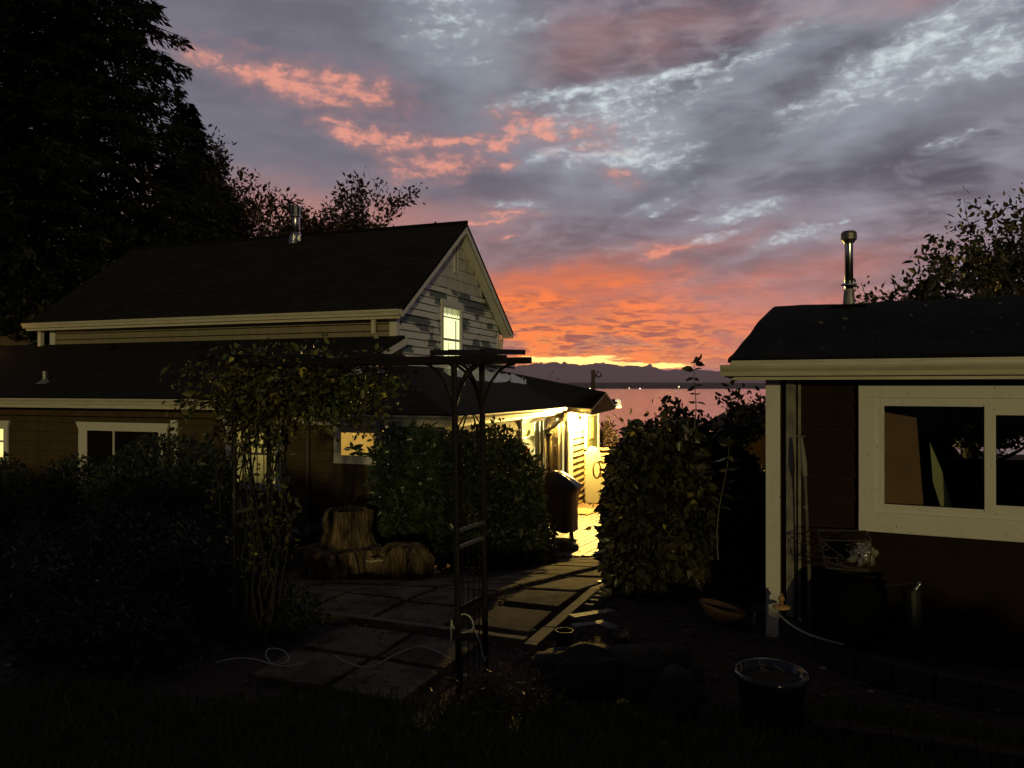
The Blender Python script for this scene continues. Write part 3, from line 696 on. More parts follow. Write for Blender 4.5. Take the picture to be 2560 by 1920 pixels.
# lower walls
zb = -1.0
def ux(px, py, v): q = hit(px, py, H.p(0, v, 0), H.V); return H.uv(q)[0]
def wz(px, py, v): return hit(px, py, H.p(0, v, 0), H.V).z
b = MB(); siding(b, H.p(-17, .35, 0), H.U, -H.V, zb, 1.40, lambda z: (0, 16.7), .19, gap=.010); siding(b, H.p(-17, .35, 0), H.U, -H.V, 1.41, 1.72, lambda z: (0, 14.3), .17, gap=.010)
b.prism([H.p(-17, .36, zb), H.p(-.33, .36, zb), H.p(-.33, V0, zb), H.p(-17, V0, zb)], (0, 0, 2.3)) if False else None; wall1 = b.build('wall', M_BROWN, house, label='brown clapboard lower front wall')
b = MB(); b.prism([H.p(-17, .36, zb), H.p(-.33, .36, zb), H.p(-.33, V0, zb), H.p(-17, V0, zb)], (0, 0, 2.3)); b.build('inner_wall', M_BLACK, house)  # coloured black so the board gaps read as shadow under each lap
# windows of the front wall: (px left, px right, py top, py bottom)
def fw(x0, x1, y0, y1, **k):
    o = hit(x0, y1, H.p(0, .35 - .02, 0), H.V); t = hit(x0, y0, H.p(0, .33, 0), H.V); r = hit(x1, y1, H.p(0, .33, 0), H.V)
    return window(house, o, H.U, -H.V, (Vector((r.x, r.y)) - Vector((o.x, o.y))).length, t.z - o.z, **k)
fw(-75, 14, 1066, 1143, trim=.10, head=.14, flare=.05, pane=LIT_Y, rail=(.36,), label='bright yellow lit window at the far left')
fw(216, 402, 1071, 1260, trim=.17, head=.13, flare=.06, pane=M_DPANE, mull=(.72,), label='wide dark window behind the domed shrubs')
fw(580, 694, 1062, 1208, trim=.12, head=.10, flare=.06, pane=LIT_AD, rail=(.55,), label='tall window glowing dimly behind the vine covered arch')
fw(849, 945, 1075, 1143, trim=.09, head=.09, flare=.06, pane=LIT_A, sash=.04, label='small amber lit window in the brown wall')
b = MB(); o = hit(430, 1200, H.p(0, .33, 0), H.V); b.frame_box(o, H.U, -H.V, (0, 0, 1), 0, .15, .0, .04, 0, wz(430, 1050, .33) - o.z); b.build('shutter', M_TRIM, house)
b = MB(); q = hit(770, 1040, H.p(0, .3, 0), H.V); b.tube([H.p(H.uv(q)[0], .27, 1.40), H.p(H.uv(q)[0], .27, -.6)], .05, 8); b.build('downspout', mat('brown downspout', (.05, .035, .02), .5), house)
# side walls facing the path and the porch
SV = H.V; SN = H.U
def sv(px, py, u=-.3): return H.uv(hit(px, py, H.p(u, 0, 0), H.U))
M_LAP = mat('weathered grey clapboard', (.15, .11, .058), .75, c2=(.10, .072, .038), nscale=5, bump=.4, bscale=40, stretch=(1, 1, .4))
w0, w1 = sv(1303, 1060)[1], sv(1356, 1060)[1]; zt1, zb1 = 1.26, -.15
b = MB(); siding(b, H.p(-.3, .35, 0), SV, SN, zb, 1.40, lambda z: (0, 5.8), .19, holes=[(w0 - .35, w1 - .35, zb1, zt1)])
b.build('side_wall', M_LAP, house, label='weathered lapped boards of the side wall lit by the porch lamps')
b = MB(); siding(b, H.p(.1, 6.2, 0), SV, SN, zb, 1.40, lambda z: (0, 1.66 if z > .30 else 3.0), .145, th=.034)
b.build('porch_wall', M_LAP, house)
b = MB(); b.prism([H.p(-.32, .37, zb), H.p(-.32, w0, zb), H.p(-1.6, w0, zb), H.p(-1.6, .37, zb)], (0, 0, 2.38)); b.prism([H.p(-.32, w1, zb), H.p(-.32, 6.2, zb), H.p(.08, 6.22, zb), H.p(.08, 9.2, zb), H.p(-1.6, 9.2, zb), H.p(-1.6, w1, zb)], (0, 0, 1.29))
b.prism([H.p(-.32, w1, .29), H.p(-.32, 6.2, .29), H.p(.08, 6.22, .29), H.p(.08, 7.84, .29), H.p(-1.6, 7.84, .29), H.p(-1.6, w1, .29)], (0, 0, 1.1))
b.build('wall_core', mat('dim plaster', (.25, .22, .14), .8), house)
# kitchen window with shelves seen inside
wz0 = H.p(-.3, w0, zb1); ww = w1 - w0
kw = window(house, wz0 + H.U * .02, SV, SN, ww, zt1 - zb1, trim=.09, head=.10, pane=None, mull=(ww * .80,), sash=.035, label='kitchen window with shelves of bowls inside')
b = MB(); b.frame_box(wz0, SV, SN, (0, 0, 1), .02, ww - .02, -.004, -.001, .02, zt1 - zb1 - .02); b.build('pane', M_KGLASS, kw)
b = MB(); b.frame_box(wz0, SV, SN, (0, 0, 1), -.3, ww + .02, -1.2, -1.16, -.3, 1.6); b.frame_box(wz0, SV, SN, (0, 0, 1), ww + .021, ww + .04, -1.16, -.02, -.3, 1.6); b.frame_box(wz0, SV, SN, (0, 0, 1), -.3, -.28, -1.16, -.02, -.3, 1.6)
b.build('kitchen_wall', mat('kitchen wall', (.60, .60, .34), .7), house)
b = MB(); b.frame_box(wz0, SV, SN, (0, 0, 1), ww * .84, ww, -.12, -.10, 0, 1.4); b.build('blind', mat('white blind', (.85, .82, .68), .7), kw)
for z_ in (.42, 1.02):
    b = MB(); b.frame_box(wz0, SV, SN, (0, 0, 1), .40 * ww, ww * .98, -.35, -.08, z_, z_ + .03); b.build('shelf', mat('white shelf', (.8, .78, .7), .5), kw)
def setin(x, d, z): return wz0 + SV * x * ww - SN * d + Vector((0, 0, z))
for (x, z, r, hh, colr, nm, lb, ct) in ((.58, .452, .13, .10, (.75, .75, .65), 'bowl', 'white bowl on the lower kitchen shelf', 'bowl'), (.60, .553, .12, .08, (.55, .62, .2), 'bowl', 'green bowl stacked on the white one in the kitchen window', 'bowl'),
                                        (.62, .634, .10, .16, (.7, .12, .03), 'pot', 'red and orange pot in the kitchen window', 'pot'), (.62, 1.052, .11, .15, (.7, .6, .15), 'bowl', 'yellow bowl on the upper kitchen shelf', 'bowl')):
    p = setin(x, .21, z); o = MB().lathe(p, [(r * .5, 0), (r * .9, hh * .4), (r, hh), (r * .93, hh), (r * .8, hh * .5), (.01, hh * .3)], 16).build(nm, mat('glaze %d' % int(colr[1] * 100), colr, .3), smooth=True); tag(o, lb, ct)
# porch details: corner board, window trims, downspout, siding trims
for args in ((H.p(.1, 6.2, 0), -.03, .34, .004, .045, zb, 1.40), (H.p(.1, 7.84, 0), -.17, -.02, .036, .055, .32, 1.40)):
    b = MB(); b.frame_box(args[0], SV, SN, (0, 0, 1), *args[1:]); b.build('corner_board', M_TRIM, house)
fo = H.p(-.3, 6.185, 0)      # the short face that looks back down the path
b = MB(); siding(b, fo, SN, -SV, zb, 1.40, lambda z: (0, .20), .145, th=.030); b.build('porch_wall', M_LAP, house, label='short lit wall with the ornaments, behind the bent downspout')
b = MB(); b.frame_box(fo, SN, -SV, (0, 0, 1), .20, .255, .0, .045, zb, 1.40); b.build('corner_board', M_TRIM, house)
b = MB(); b.frame_box(fo, SN, -SV, (0, 0, 1), .255, .40, -.02, .004, zb, 1.40); b.build('porch_wall', M_LAP, house)
window(house, fo + SN * .272 + Vector((0, 0, .02)) - SV * .004, SN, -SV, .085, 1.15, trim=.014, head=.03, sill=.03, pane=lit('porch door glass', (.55, .42, .12), .9, (.8, .7, .3)), sash=.018, m=M_LAP, label='narrow window beside the porch corner')
b = MB(); d0 = H.p(-.02, 6.1, 1.40); dv = sv(1370, 1060)[1]; H2 = lambda v, u, z: H.p(u, v, z)
b.tube([d0, H2(6.05, -.04, 1.22), H2(5.8, -.10, 1.10), H2(5.4, -.18, 1.0), H2(dv + .08, -.22, .93), H2(dv, -.23, .82), H2(dv, -.23, -.6)], .05, 8)
b.build('downspout', mat('tan downspout', (.30, .26, .15), .5), house, smooth=True, label='downspout with a long elbow across the porch window')
# end window with framed notice
pwo = H.p(.1, 7.90, .30)
pw = window(house, pwo + SN * .01, SV, SN, 1.22, .98, trim=.08, head=.12, pane=mat('green lit glass', (.20, .22, .11), .2, c2=(.15, .17, .09), nscale=2), sash=.04, m=M_TRIM, label='end window by the porch with a framed notice in it')
b = MB(); b.frame_box(pwo, SV, SN, (0, 0, 1), .25, .72, .022, .032, .34, .93); b.build('notice_frame', mat('notice wood', (.24, .18, .07), .6), pw)
b = MB(); b.frame_box(pwo, SV, SN, (0, 0, 1), .29, .68, .0325, .035, .39, .90); b.build('notice', mat('notice paper', (.62, .55, .33), .7), pw)
b = MB()
for (x, z, w, h) in ((.35, .62, .03, .09), (.40, .68, .10, .02), (.40, .62, .10, .02), (.54, .62, .03, .09), (.58, .68, .05, .02), (.35, .45, .12, .025), (.35, .50, .03, .07), (.50, .45, .03, .11), (.55, .53, .08, .02), (.60, .45, .03, .09), (.36, .80, .25, .015)):
    b.frame_box(pwo, SV, SN, (0, 0, 1), x, x + w, .0352, .037, z, z + h)
b.build('notice_text', mat('notice ink', (.16, .11, .04), .7), pw)
print('house done')

# ------------------------------------------------------------------ porch deck and what stands on it
M_DECK = mat('weathered deck boards', (.085, .042, .014), .6, c2=(.05, .025, .009), nscale=5, bump=.5, bscale=30, stretch=(1, .3, 1))
b = MB(); a_ = R(28); dx = Vector((math.sin(a_), math.cos(a_), 0)); dy = Vector((math.cos(a_), -math.sin(a_), 0)); o = Vector((-1.2, 13.4, 0))
deck_poly = [(-.9, 13.0), (3.9, 13.0), (3.9, 23), (-.9, 23)]
def clipseg(p, d, poly):
    t0, t1 = -50, 50
    x0, x1, y0, y1 = poly[0][0], poly[1][0], poly[0][1], poly[2][1]
    for (c, dd, lo, hi) in ((p.x, d.x, x0, x1), (p.y, d.y, y0, y1)):
        a, c2 = (lo - c) / dd, (hi - c) / dd; a, c2 = min(a, c2), max(a, c2); t0 = max(t0, a); t1 = min(t1, c2)
    return t0, t1
for k in range(-62, 62):
    p = Vector((1.2, 16, 0)) + dy * k * .145; t0, t1 = clipseg(p, dx, deck_poly)
    if t1 - t0 < .2: continue
    w = .0655; z = -.86 + random.uniform(-.002, .002)
    b.frame_box((0, 0, 0), dx, dy, (0, 0, 1), p.dot(dx) + t0, p.dot(dx) + t1, p.dot(dy) - w, p.dot(dy) + w, z - .03, z)
tag(b.build('deck', M_DECK), 'diagonal board porch deck glowing orange under the porch lamps', 'deck')
DZ = -.86
M_LAMPG = mat('glowing bulb', (1, .9, .6), .3, emit=(1, .80, .38), es=60)
def porch_lamp(p, out, label, watts, r):
    g = thing('porch_lamp', p, label, 'lamp', 'porch lamps'); out = Vector(out).normalized(); p = Vector(p)
    MB().tube([p + out * .0, p + out * .03], .06, 12).build('wall_plate', M_DARKMETAL, g)
    MB().tube([p + out * .03, p + out * .07 + Vector((0, 0, .05)), p + out * .11 + Vector((0, 0, .03))], .012, 6).build('arm', M_DARKMETAL, g)
    c = p + out * .12
    MB().lathe(c, [(.005, -r), (r * .8, -r * .6), (r, 0), (r * .8, r * .6), (.02, r)], 12).build('bulb', M_LAMPG, g, smooth=True)
    l = bpy.data.lights.new('porch_lamp_light', 'POINT'); lo = bpy.data.objects.new('porch_lamp_light', l); COL.objects.link(lo)
    l.energy = watts; l.color = (1, .65, .15); l.shadow_soft_size = r; lo.location = c + out * .10 + Vector((0, 0, -.05))
q = hit(1449, 1046, H.p(.13, 0, 0), H.U); porch_lamp(H.p(.135, H.uv(q)[1], 1.22), H.U, 'brighter bare bulb porch lamp near the corner under the eave', 1900, .055)
porch_lamp(H.p(-.06, 6.14, 1.20), -H.V, 'dimmer porch lamp behind the bent downspout', 600, .045)
l = bpy.data.lights.new('kitchen_light', 'POINT'); lo = bpy.data.objects.new('kitchen_light', l); COL.objects.link(lo); l.energy = 240; l.color = (1, .86, .48); l.shadow_soft_size = .1; lo.location = setin(.3, .55, 1.3)
g = thing('wind_chime', tuple(fo + Vector((0, 0, .2))), 'row of small dark ornaments with strings hanging on the lit siding', 'ornament')
oz = [fo + SN * (.02 + k * .027) - SV * .045 + Vector((0, 0, .80 + .01 * math.sin(k * 2))) for k in range(7)]
for k in range(7): MB().lathe(oz[k], [(.004, -.03), (.013, 0), (.004, .035)], 8).build('bead', M_DARKMETAL, g)
for k in (0, 2, 4, 6): MB().tube([oz[k] + Vector((0, 0, -.02)), oz[k] + Vector((.005, 0, -.30 - .12 * (k % 4 == 0)))], .005, 4).build('string', M_DARKMETAL, g)
# low wall and rounded white gate beyond the porch, mat, hanging wreath
b = MB(); o = Vector((1.72, 19.2, 0)); ax = Vector((1, -.15, 0)).normalized(); nn = Vector((-.15, -1, 0)).normalized()
siding(b, o, ax, nn, DZ, .42, lambda z: (0, 1.1), .16); b.frame_box(o, ax, nn, (0, 0, 1), -.02, 1.14, -.10, .06, .42, .47); b.frame_box(o, ax, nn, (0, 0, 1), 0, 1.1, -.08, -.001, DZ, .42)
tag(b.build('porch_wall', M_LAP), 'low boarded wall at the far end of the lit porch', 'wall')
b = MB(); gp = Vector((1.80, 18.85, 0)); pts = []
for x, z in [(0, DZ + .02), (0, .30), (.02, .42), (.07, .5), (.15, .54), (.24, .52), (.32, .45), (.37, .34), (.37, .1), (.34, -.05), (.36, -.25), (.45, -.45), (.52, -.7), (.52, DZ + .02)]: pts.append(gp + ax * x + Vector((0, 0, z)))
b.prism(pts, nn * .04); tag(b.build('rounded_gate', mat('bright white board', (.42, .40, .30), .6)), 'tall white board with a rounded top standing by the lit siding', 'gate')
b = MB(); wc = Vector((2.05, 18.6, -.02)); ring = [wc + Vector((math.cos(t) * .09, 0, math.sin(t) * .2)) for t in np.linspace(0, 2 * math.pi, 15)[:-1]]
b.tube(ring, .022, 6, closed=True); b.tube([wc + Vector((0, 0, .2)), wc + Vector((0, .05, .46))], .008, 4); tag(b.build('hanging_hoop', mat('wicker', (.14, .08, .03), .8)), 'dark oval hoop hanging beside the white rounded gate', 'hoop')
q = onground(1460, 1283); b = MB(); b.box((1.63, 17.5, DZ + .012), (.52, .75, .022), R(-30)); b.box((1.63, 17.5, DZ + .026), (.40, .62, .006), R(-30))
tag(b.build('door_mat', mat('straw door mat', (.34, .26, .11), .95, c2=(.2, .14, .05), nscale=30)), 'straw door mat on the lit deck boards', 'door mat')
# covered grill
g = thing('covered_grill', (.93, 14.6, DZ), 'tall grill under a black cover beside the lit deck', 'grill')
def cover_sheet(c, secs, n=28, rz=0):
    b = MB(); c = Vector(c)
    for (z, rx, ry, wv, sh) in secs:
        for k in range(n):
            a = 2 * math.pi * k / n; ca, sa = math.cos(a), math.sin(a)
            r = 1 / (abs(ca) ** 5 + abs(sa) ** 5) ** .2; r *= 1 + wv * math.sin(a * 5 + z * 2.3) + wv * .6 * math.sin(a * 9 - z * 5)
            x, y = ca * r * rx + sh, sa * r * ry
            b.v.append((c.x + x * math.cos(rz) - y * math.sin(rz), c.y + x * math.sin(rz) + y * math.cos(rz), c.z + z + .012 * math.sin(a * 7)))
    for i in range(len(secs) - 1):
        for k in range(n): b.f.append((i * n + k, i * n + (k + 1) % n, (i + 1) * n + (k + 1) % n, (i + 1) * n + k)); b.uv.append([(0, 0)] * 4)
    b.f.append(tuple(range((len(secs) - 1) * n, len(secs) * n))); b.uv.append([(0, 0)] * n)
    return b
cover_sheet((.93, 14.6, DZ), [(.14, .29, .26, .04, 0), (.30, .29, .26, .03, 0), (.55, .29, .27, .02, 0), (.80, .30, .28, .02, 0), (.93, .34, .29, .015, .02), (1.00, .35, .29, .015, .02), (1.06, .30, .26, .03, .0), (1.15, .22, .20, .05, -.06), (1.22, .13, .16, .06, -.10), (1.25, .05, .1, .05, -.12)], rz=R(-24)).build(
    'grill_cover', mat('black vinyl cover', (.030, .027, .024), .38, bump=1.2, bscale=7, spec=.7), g, smooth=True)
for sx, sy in ((-1, -1), (1, -1), (1, 1), (-1, 1)): MB().lathe((.93 + sx * .2, 14.6 + sy * .17, DZ), [(.03, 0), (.035, .03), (.018, .06), (.018, .2)], 8).build('leg', M_DARKMETAL, g)
b = MB().blob((.93, 13.55, -.84), (.24, .15, .12), .3, 3, 2); tag(b.build('rock', mat('mossy rock', (.10, .085, .05), .9, c2=(.05, .055, .025), nscale=9, bump=2), smooth=True), 'low flat rock where the path meets the deck', 'rock')
# white plastic on the wing roof
M_PLAS = mat('crumpled white plastic', (.62, .63, .64), .35, bump=2.5, bscale=9, spec=.6)
rn = (H.U * .324 + Vector((0, 0, 1))).normalized()
def sheet(x0, y0, x1, y1, hw, seed, label):
    b = MB(); nx, ny = 40, 12
    for j in range(ny + 1):
        for i in range(nx + 1):
            t = i / nx; s_ = (j / ny - .5) * 2; ed = (1 - abs(2 * t - 1) ** 6) * (1 + .3 * MN.noise(Vector((t * 5, seed, 0)))) * (1 + .12 * MN.noise(Vector((t * 16, seed, s_ * 2))))
            q = hit(x0 + (x1 - x0) * t, y0 + (y1 - y0) * t + s_ * hw * ed, H.p(0, 0, zc), rn)
            edge = 1 if (j in (0, ny) or i in (0, nx)) else 0
            h = .004 if edge else .04 + .13 * abs(MN.noise(Vector((t * 7, s_ * 1.5, seed)))) + .05 * MN.noise(Vector((t * 19, s_ * 4, seed)))
            b.v.append(tuple(q + rn * (h * min(1, (1 - abs(s_)) * 3 + .05))))
    for j in range(ny):
        for i in range(nx): a = j * (nx + 1) + i; b.f.append((a, a + 1, a + nx + 2, a + nx + 1)); b.uv.append([(0, 0)] * 4)
    return tag(b.build('plastic_sheet', M_PLAS, smooth=True), label, 'plastic sheet', 'white plastic sheets on the roof')
sheet(1108, 927, 1276, 950, 11, 1, 'long crumpled white plastic sheet on the roof below the gable window')
sheet(1272, 946, 1322, 953, 9, 5, 'short bundled white plastic bag at the right end of the long sheet on the roof')
b = MB(); b.beam(H.p(UG + .05, 7.6, 2.6), H.p(UG + .35, 9.5, 2.52), .06, .05); tag(b.build('loose_plank', M_DARKMETAL), 'dark plank lying above the white plastic at the foot of the gable', 'plank')
# utility pole and twigs beyond the roof
pp = P(1483, 925, 26); g = thing('utility_pole', (pp.x, 26, -.9), 'short dark wooden pole with a curled bracket standing beyond the porch roof', 'pole')
MB().tube([(pp.x, 26, -.9), (pp.x, 26, pp.z)], [.085, .068], 10).build('pole', mat('old pole wood', (.07, .05, .035), .9, bump=1), g)
cb = P(1495, 942, 26); b = MB(); b.tube([P(1486, 938, 26), P(1493, 941, 26)], .03, 6)
b.tube([P(1497 + 6 * math.cos(t), 936 + 7 * math.sin(t), 26) for t in np.linspace(-.6, 4.9, 9)], .022, 6); b.build('bracket', M_DARKMETAL, g)
b = MB().tube([Vector((2.42, 19.2, 1.42)), Vector((3.1, 20.6, .9)), Vector((4.2, 23, .5))], .008, 4); tag(b.build('cable', M_DARKMETAL), 'thin cable running down from the end of the porch gable', 'cable')
g = thing('eave_lamp', tuple(Rp), 'small glowing cream lamp at the far right tip of the porch roof', 'lamp')
e1 = P(1545, 1008, 20.2); MB().lathe(e1, [(.03, .10), (.07, .07), (.10, -.12), (.01, -.13)], 12).build('shade', mat('glowing shade', (.8, .7, .4), .4, emit=(1, .86, .42), es=.85), g); MB().box((e1.x - .12, e1.y, e1.z + .02), (.08, .06, .18)).build('mount', M_DARKMETAL, g)

# ------------------------------------------------------------------ cottage on the right
K = Fr((1.68, 6.0), 25)
cot = thing('garden_cottage', K.p(2.5, 2, 0), 'low brown garden cottage with a mossy dark roof and a wide cream framed window', 'cottage')
prof = [(0, 2.185), (.06, 2.225), (.3, 2.275), (.75, 2.37), (1.2, 2.48), (1.8, 2.635), (2.4, 2.765), (2.9, 2.86), (3.3, 2.935), (3.4, 2.94)]; prof_c = prof
b = MB(); nu = 46
for side in (0, 1):
    rows = prof if side == 0 else [(6.8 - v, z) for v, z in prof]; base0 = len(b.v)
    for (v, z) in rows:
        for i in range(nu + 1):
            u = 7.2 * i / nu; du = -.10 * math.sin(min(1, v / 3.4) * 3.14) if i == 0 and side == 0 else 0
            b.v.append(tuple(K.p(u + du * 0 + .012 * MN.noise(Vector((v * 6, u, 1))), v, z + .018 * MN.noise(Vector((u * 2.2, v * 2.2, 2))) + .010 * MN.noise(Vector((u * 7, v * 7, 5))))))
    for j in range(len(rows) - 1):
        for i in range(nu):
            a = base0 + j * (nu + 1) + i; f = (a, a + 1, a + nu + 2, a + nu + 1)
            if side: f = tuple(reversed(f))
            b.f.append(f); b.uv.append([(i * .157, rows[j][0]), ((i + 1) * .157, rows[j][0]), ((i + 1) * .157, rows[j + 1][0]), (i * .157, rows[j + 1][0])] if not side else [(0, 0)] * 4)
b.prism([K.p(.02, v, z - .02) for v, z in prof] + [K.p(.02, 6.8 - v, z - .02) for v, z in reversed(prof)] + [K.p(.02, 6.8 - v, z - .12) for v, z in prof] + [K.p(.02, v, z - .12) for v, z in reversed(prof)], K.U * .03)
croof = b.build('roof', M_MOSS, cot, smooth=False)
b = MB(); gutter(b, K.p(-.04, -.005, 2.165), K.p(6.8, -.005, 2.165), -K.V, .10, .085)
b.frame_box(K.p(0, 0, 0), K.U, K.V, (0, 0, 1), .03, 6.8, .001, .022, 2.05, 2.20)
b.build('gutter', M_GUT, cot)
b = MB(); b.prism([K.p(.03, .0, 2.10), K.p(6.8, .0, 2.10), K.p(6.8, .36, 2.10), K.p(.03, .36, 2.10)], (0, 0, -.02)); b.build('soffit', M_COTT, cot)
VW_ = .38
def cu(px, py): q = hit(px, py, K.p(0, VW_ - .03, 0), K.V); return K.uv(q)[0], q.z
wu0, wzt = cu(2188, 994); _, wzb = cu(2188, 1278); wu1 = cu(2560, 1290)[0] + .75
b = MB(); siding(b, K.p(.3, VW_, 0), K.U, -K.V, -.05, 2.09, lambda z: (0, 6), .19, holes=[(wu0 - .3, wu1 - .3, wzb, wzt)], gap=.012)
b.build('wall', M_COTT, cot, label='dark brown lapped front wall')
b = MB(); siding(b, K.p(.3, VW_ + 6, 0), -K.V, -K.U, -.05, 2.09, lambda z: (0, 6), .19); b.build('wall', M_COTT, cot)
M_INT = mat('cottage interior', (.018, .012, .009), .9)
b = MB()
for (u0, u1, v0, v1, z0, z1) in ((.32, 6.3, 6.2, 6.25, -.05, 1.0), (.32, 6.3, 6.2, 6.25, 1.9, 2.1), (.32, 2.05, 6.2, 6.25, 1.0, 1.9), (2.95, 5.6, 6.2, 6.25, 1.0, 1.9), (6.2, 6.3, .5, 6.2, -.05, 2.1), (.33, .38, .5, 6.2, -.05, 2.1),
                                 (.32, wu0 - .02, VW_ + .005, VW_ + .05, -.05, 2.1), (wu0 - .02, 6.2, VW_ + .005, VW_ + .05, -.05, wzb - .02), (wu0 - .02, 6.2, VW_ + .005, VW_ + .05, wzt + .02, 2.1), (wu1 + .02, 6.2, VW_ + .005, VW_ + .05, wzb, wzt), (.32, 6.3, .4, 6.2, 2.10, 2.13)):
    b.frame_box(K.p(0, 0, 0), K.U, K.V, (0, 0, 1), u0, u1, v0, v1, z0, z1)
b.build('inner_wall', M_INT, cot)
wo = K.p(wu0, VW_ - .025, wzb); ww, wh = wu1 - wu0, wzt - wzb
m1 = cu(2474, 1150)[0] - wu0
cw = window(cot, wo, K.U, -K.V, ww, wh, trim=.115, head=.09, sill=.15, pane=None, sash=.062, mull=(), proud=.035)
b = MB(); b.frame_box(wo, K.U, -K.V, (0, 0, 1), m1 - .035, m1 + .035, .001, .03, .05, wh - .05); b.frame_box(wo, K.U, -K.V, (0, 0, 1), m1 + .035, ww - .05, .003, .026, .05, .10); b.frame_box(wo, K.U, -K.V, (0, 0, 1), m1 + .035, ww - .05, .003, .026, wh - .12, wh - .055)
b.build('mullion', M_TRIM, cw)
b = MB(); b.frame_box(wo, K.U, -K.V, (0, 0, 1), .04, m1, .004, .006, .04, wh - .04); b.build('pane', M_GLASS, cw)
b = MB(); b.frame_box(wo, K.U, -K.V, (0, 0, 1), m1, ww - .04, .0065, .0085, .04, wh - .04); b.build('pane', M_GLASS, cw)
b = MB(); b.frame_box(K.p(.3, VW_, 0), K.U, K.V, (0, 0, 1), -.055, .055, -.035, .1, -.02, 2.08); b.build('corner_board', M_TRIM, cot)
b = MB(); b.tube([K.p(.44, VW_ - .06, 2.09), K.p(.44, VW_ - .06, .18)], .04, 4); b.tube([K.p(.50, VW_ - .04, 2.05), K.p(.50, VW_ - .04, .14)], .012, 5); b.build('downspout', mat('weathered grey pipe', (.30, .28, .21), .55, c2=(.16, .15, .12), nscale=8), cot)
c = K.p(.80, 3.0, 0); flue(croof, c, 2.86, 3.69, .044, .082, .10, 1)
# inside the window: leaning board, pale cloth, fan shape
p = K.p(wu0 + .22, 1.1, 0); b = MB(); b.prism([K.p(wu0 + .03, .75, .6), K.p(wu0 + .38, .78, .6), K.p(wu0 + .30, .78, 1.75), K.p(wu0 + .03, .75, 1.80)], K.V * .03)
tag(b.build('leaning_board', mat('brown board', (.30, .15, .07), .7, c2=(.2, .1, .05), nscale=3)), 'brown board leaning inside the left pane of the cottage window', 'board')
b = MB(); b.prism([K.p(wu0 + .39, .72, 1.56), K.p(wu0 + .47, .72, 1.35), K.p(wu0 + .55, .70, 1.02), K.p(wu0 + .50, .70, .93), K.p(wu0 + .46, .72, 1.05), K.p(wu0 + .41, .72, 1.25)], K.V * .02)
tag(b.build('hanging_cloth', mat('pale cloth', (.50, .48, .26), .9)), 'narrow pale cloth hanging inside the cottage window', 'cloth')

# ------------------------------------------------------------------ paved patio, path and kerbs
A_ = Fr((.18, 5.90), 22)
def gy(x, y): return gz(x, y)
def pavec(q, co, b, base):
    wco = q.n('ShaderNodeNewGeometry').outputs['Position']
    st = q.ramp(q.noise(wco, 2.2, 6, .65), .42, .62); sp = q.ramp(q.noise(wco, 46, 3, .6), .60, .68)
    c1 = q.mix(st, (.19, .15, .10), (.085, .066, .046)); c1 = q.mix(q.m('MULTIPLY', q.ramp(q.noise(wco, 11, 4, .7), .55, .62), .7), c1, (.03, .026, .016)); return q.mix(q.m('MULTIPLY', sp, .8), c1, (.018, .014, .010))
M_PAVE = mat('concrete paver', (.105, .092, .078), .9, spec=.15, bump=1.6, bscale=34, build=pavec)
def paver(u0, u1, v0, v1, label):
    pts = [A_.p(u0, v0, 0), A_.p(u1, v0, 0), A_.p(u1, v1, 0), A_.p(u0, v1, 0)]; j = lambda: random.uniform(-.012, .012)
    top = [(p.x + j(), p.y + j(), gz(p.x, p.y) + .030 + random.uniform(-.004, .004)) for p in pts]; b = MB()
    inn = []; cx = sum(p[0] for p in top) / 4; cy = sum(p[1] for p in top) / 4
    for p in top: inn.append((p[0] + (cx - p[0]) * .03, p[1] + (cy - p[1]) * .03, p[2] + .008))
    low = [(p[0], p[1], p[2] - .06) for p in top]
    b.add(inn + top + low, [(0, 1, 2, 3)] + [(4 + i, 4 + (i + 1) % 4, (i + 1) % 4, i) for i in range(4)] + [(8 + i, 8 + (i + 1) % 4, 4 + (i + 1) % 4, 4 + i) for i in range(4)])
    return tag(b.build('paver', M_PAVE), label, 'paver', 'square concrete pavers of the patio and path')
ordn = ['first', 'second', 'third', 'fourth', 'fifth', 'sixth', 'seventh', 'eighth', 'ninth', 'tenth', 'eleventh', 'twelfth']
def rowv(py): return (onground(1300, py).y - 5.90) / math.cos(R(22)) * .985
rows0 = [(1597, 1542), (1531, 1491), (1487, 1454), (1450, 1427), (1425, 1408), (1406, 1395)]
for i, (y0, y1) in enumerate(rows0):
    paver(-.66, -.14, rowv(y0), rowv(y1), ordn[i] + ' paver from the front kerb in the path row beside the right kerb')
edges = [.06]
while edges[-1] < 7.2: edges.append(edges[-1] + .62 + .06 * (edges[-1] > 2))
cols = [(-1.48, -.86, 'second row from the right kerb'), (-2.16, -1.54, 'third row from the right kerb'), (-2.84, -2.22, 'fourth row from the right kerb'), (-3.5, -2.9, 'leftmost row of the patio')]
for ci, (u0, u1, nm) in enumerate(cols):
    nmax = 10 if ci == 0 else 4
    for i in range(nmax):
        if ci == 3 and i > 2: break
        paver(u0, u1, edges[i] + .05 * ci, edges[i + 1] - .06 + .05 * ci, ordn[i] + ' paver from the front kerb in the ' + nm)
for ci, (u0, u1) in enumerate(((-.95, -.4), (-1.6, -1.0), (-2.25, -1.65))):
    for i in range(2 if ci < 2 else 0): paver(u0, u1, -.72 - i * .62, -.16 - i * .62, ['rightmost', 'middle', 'leftmost'][ci] + ' dim paver ' + ['just outside', 'well outside'][i] + ' the front kerb')
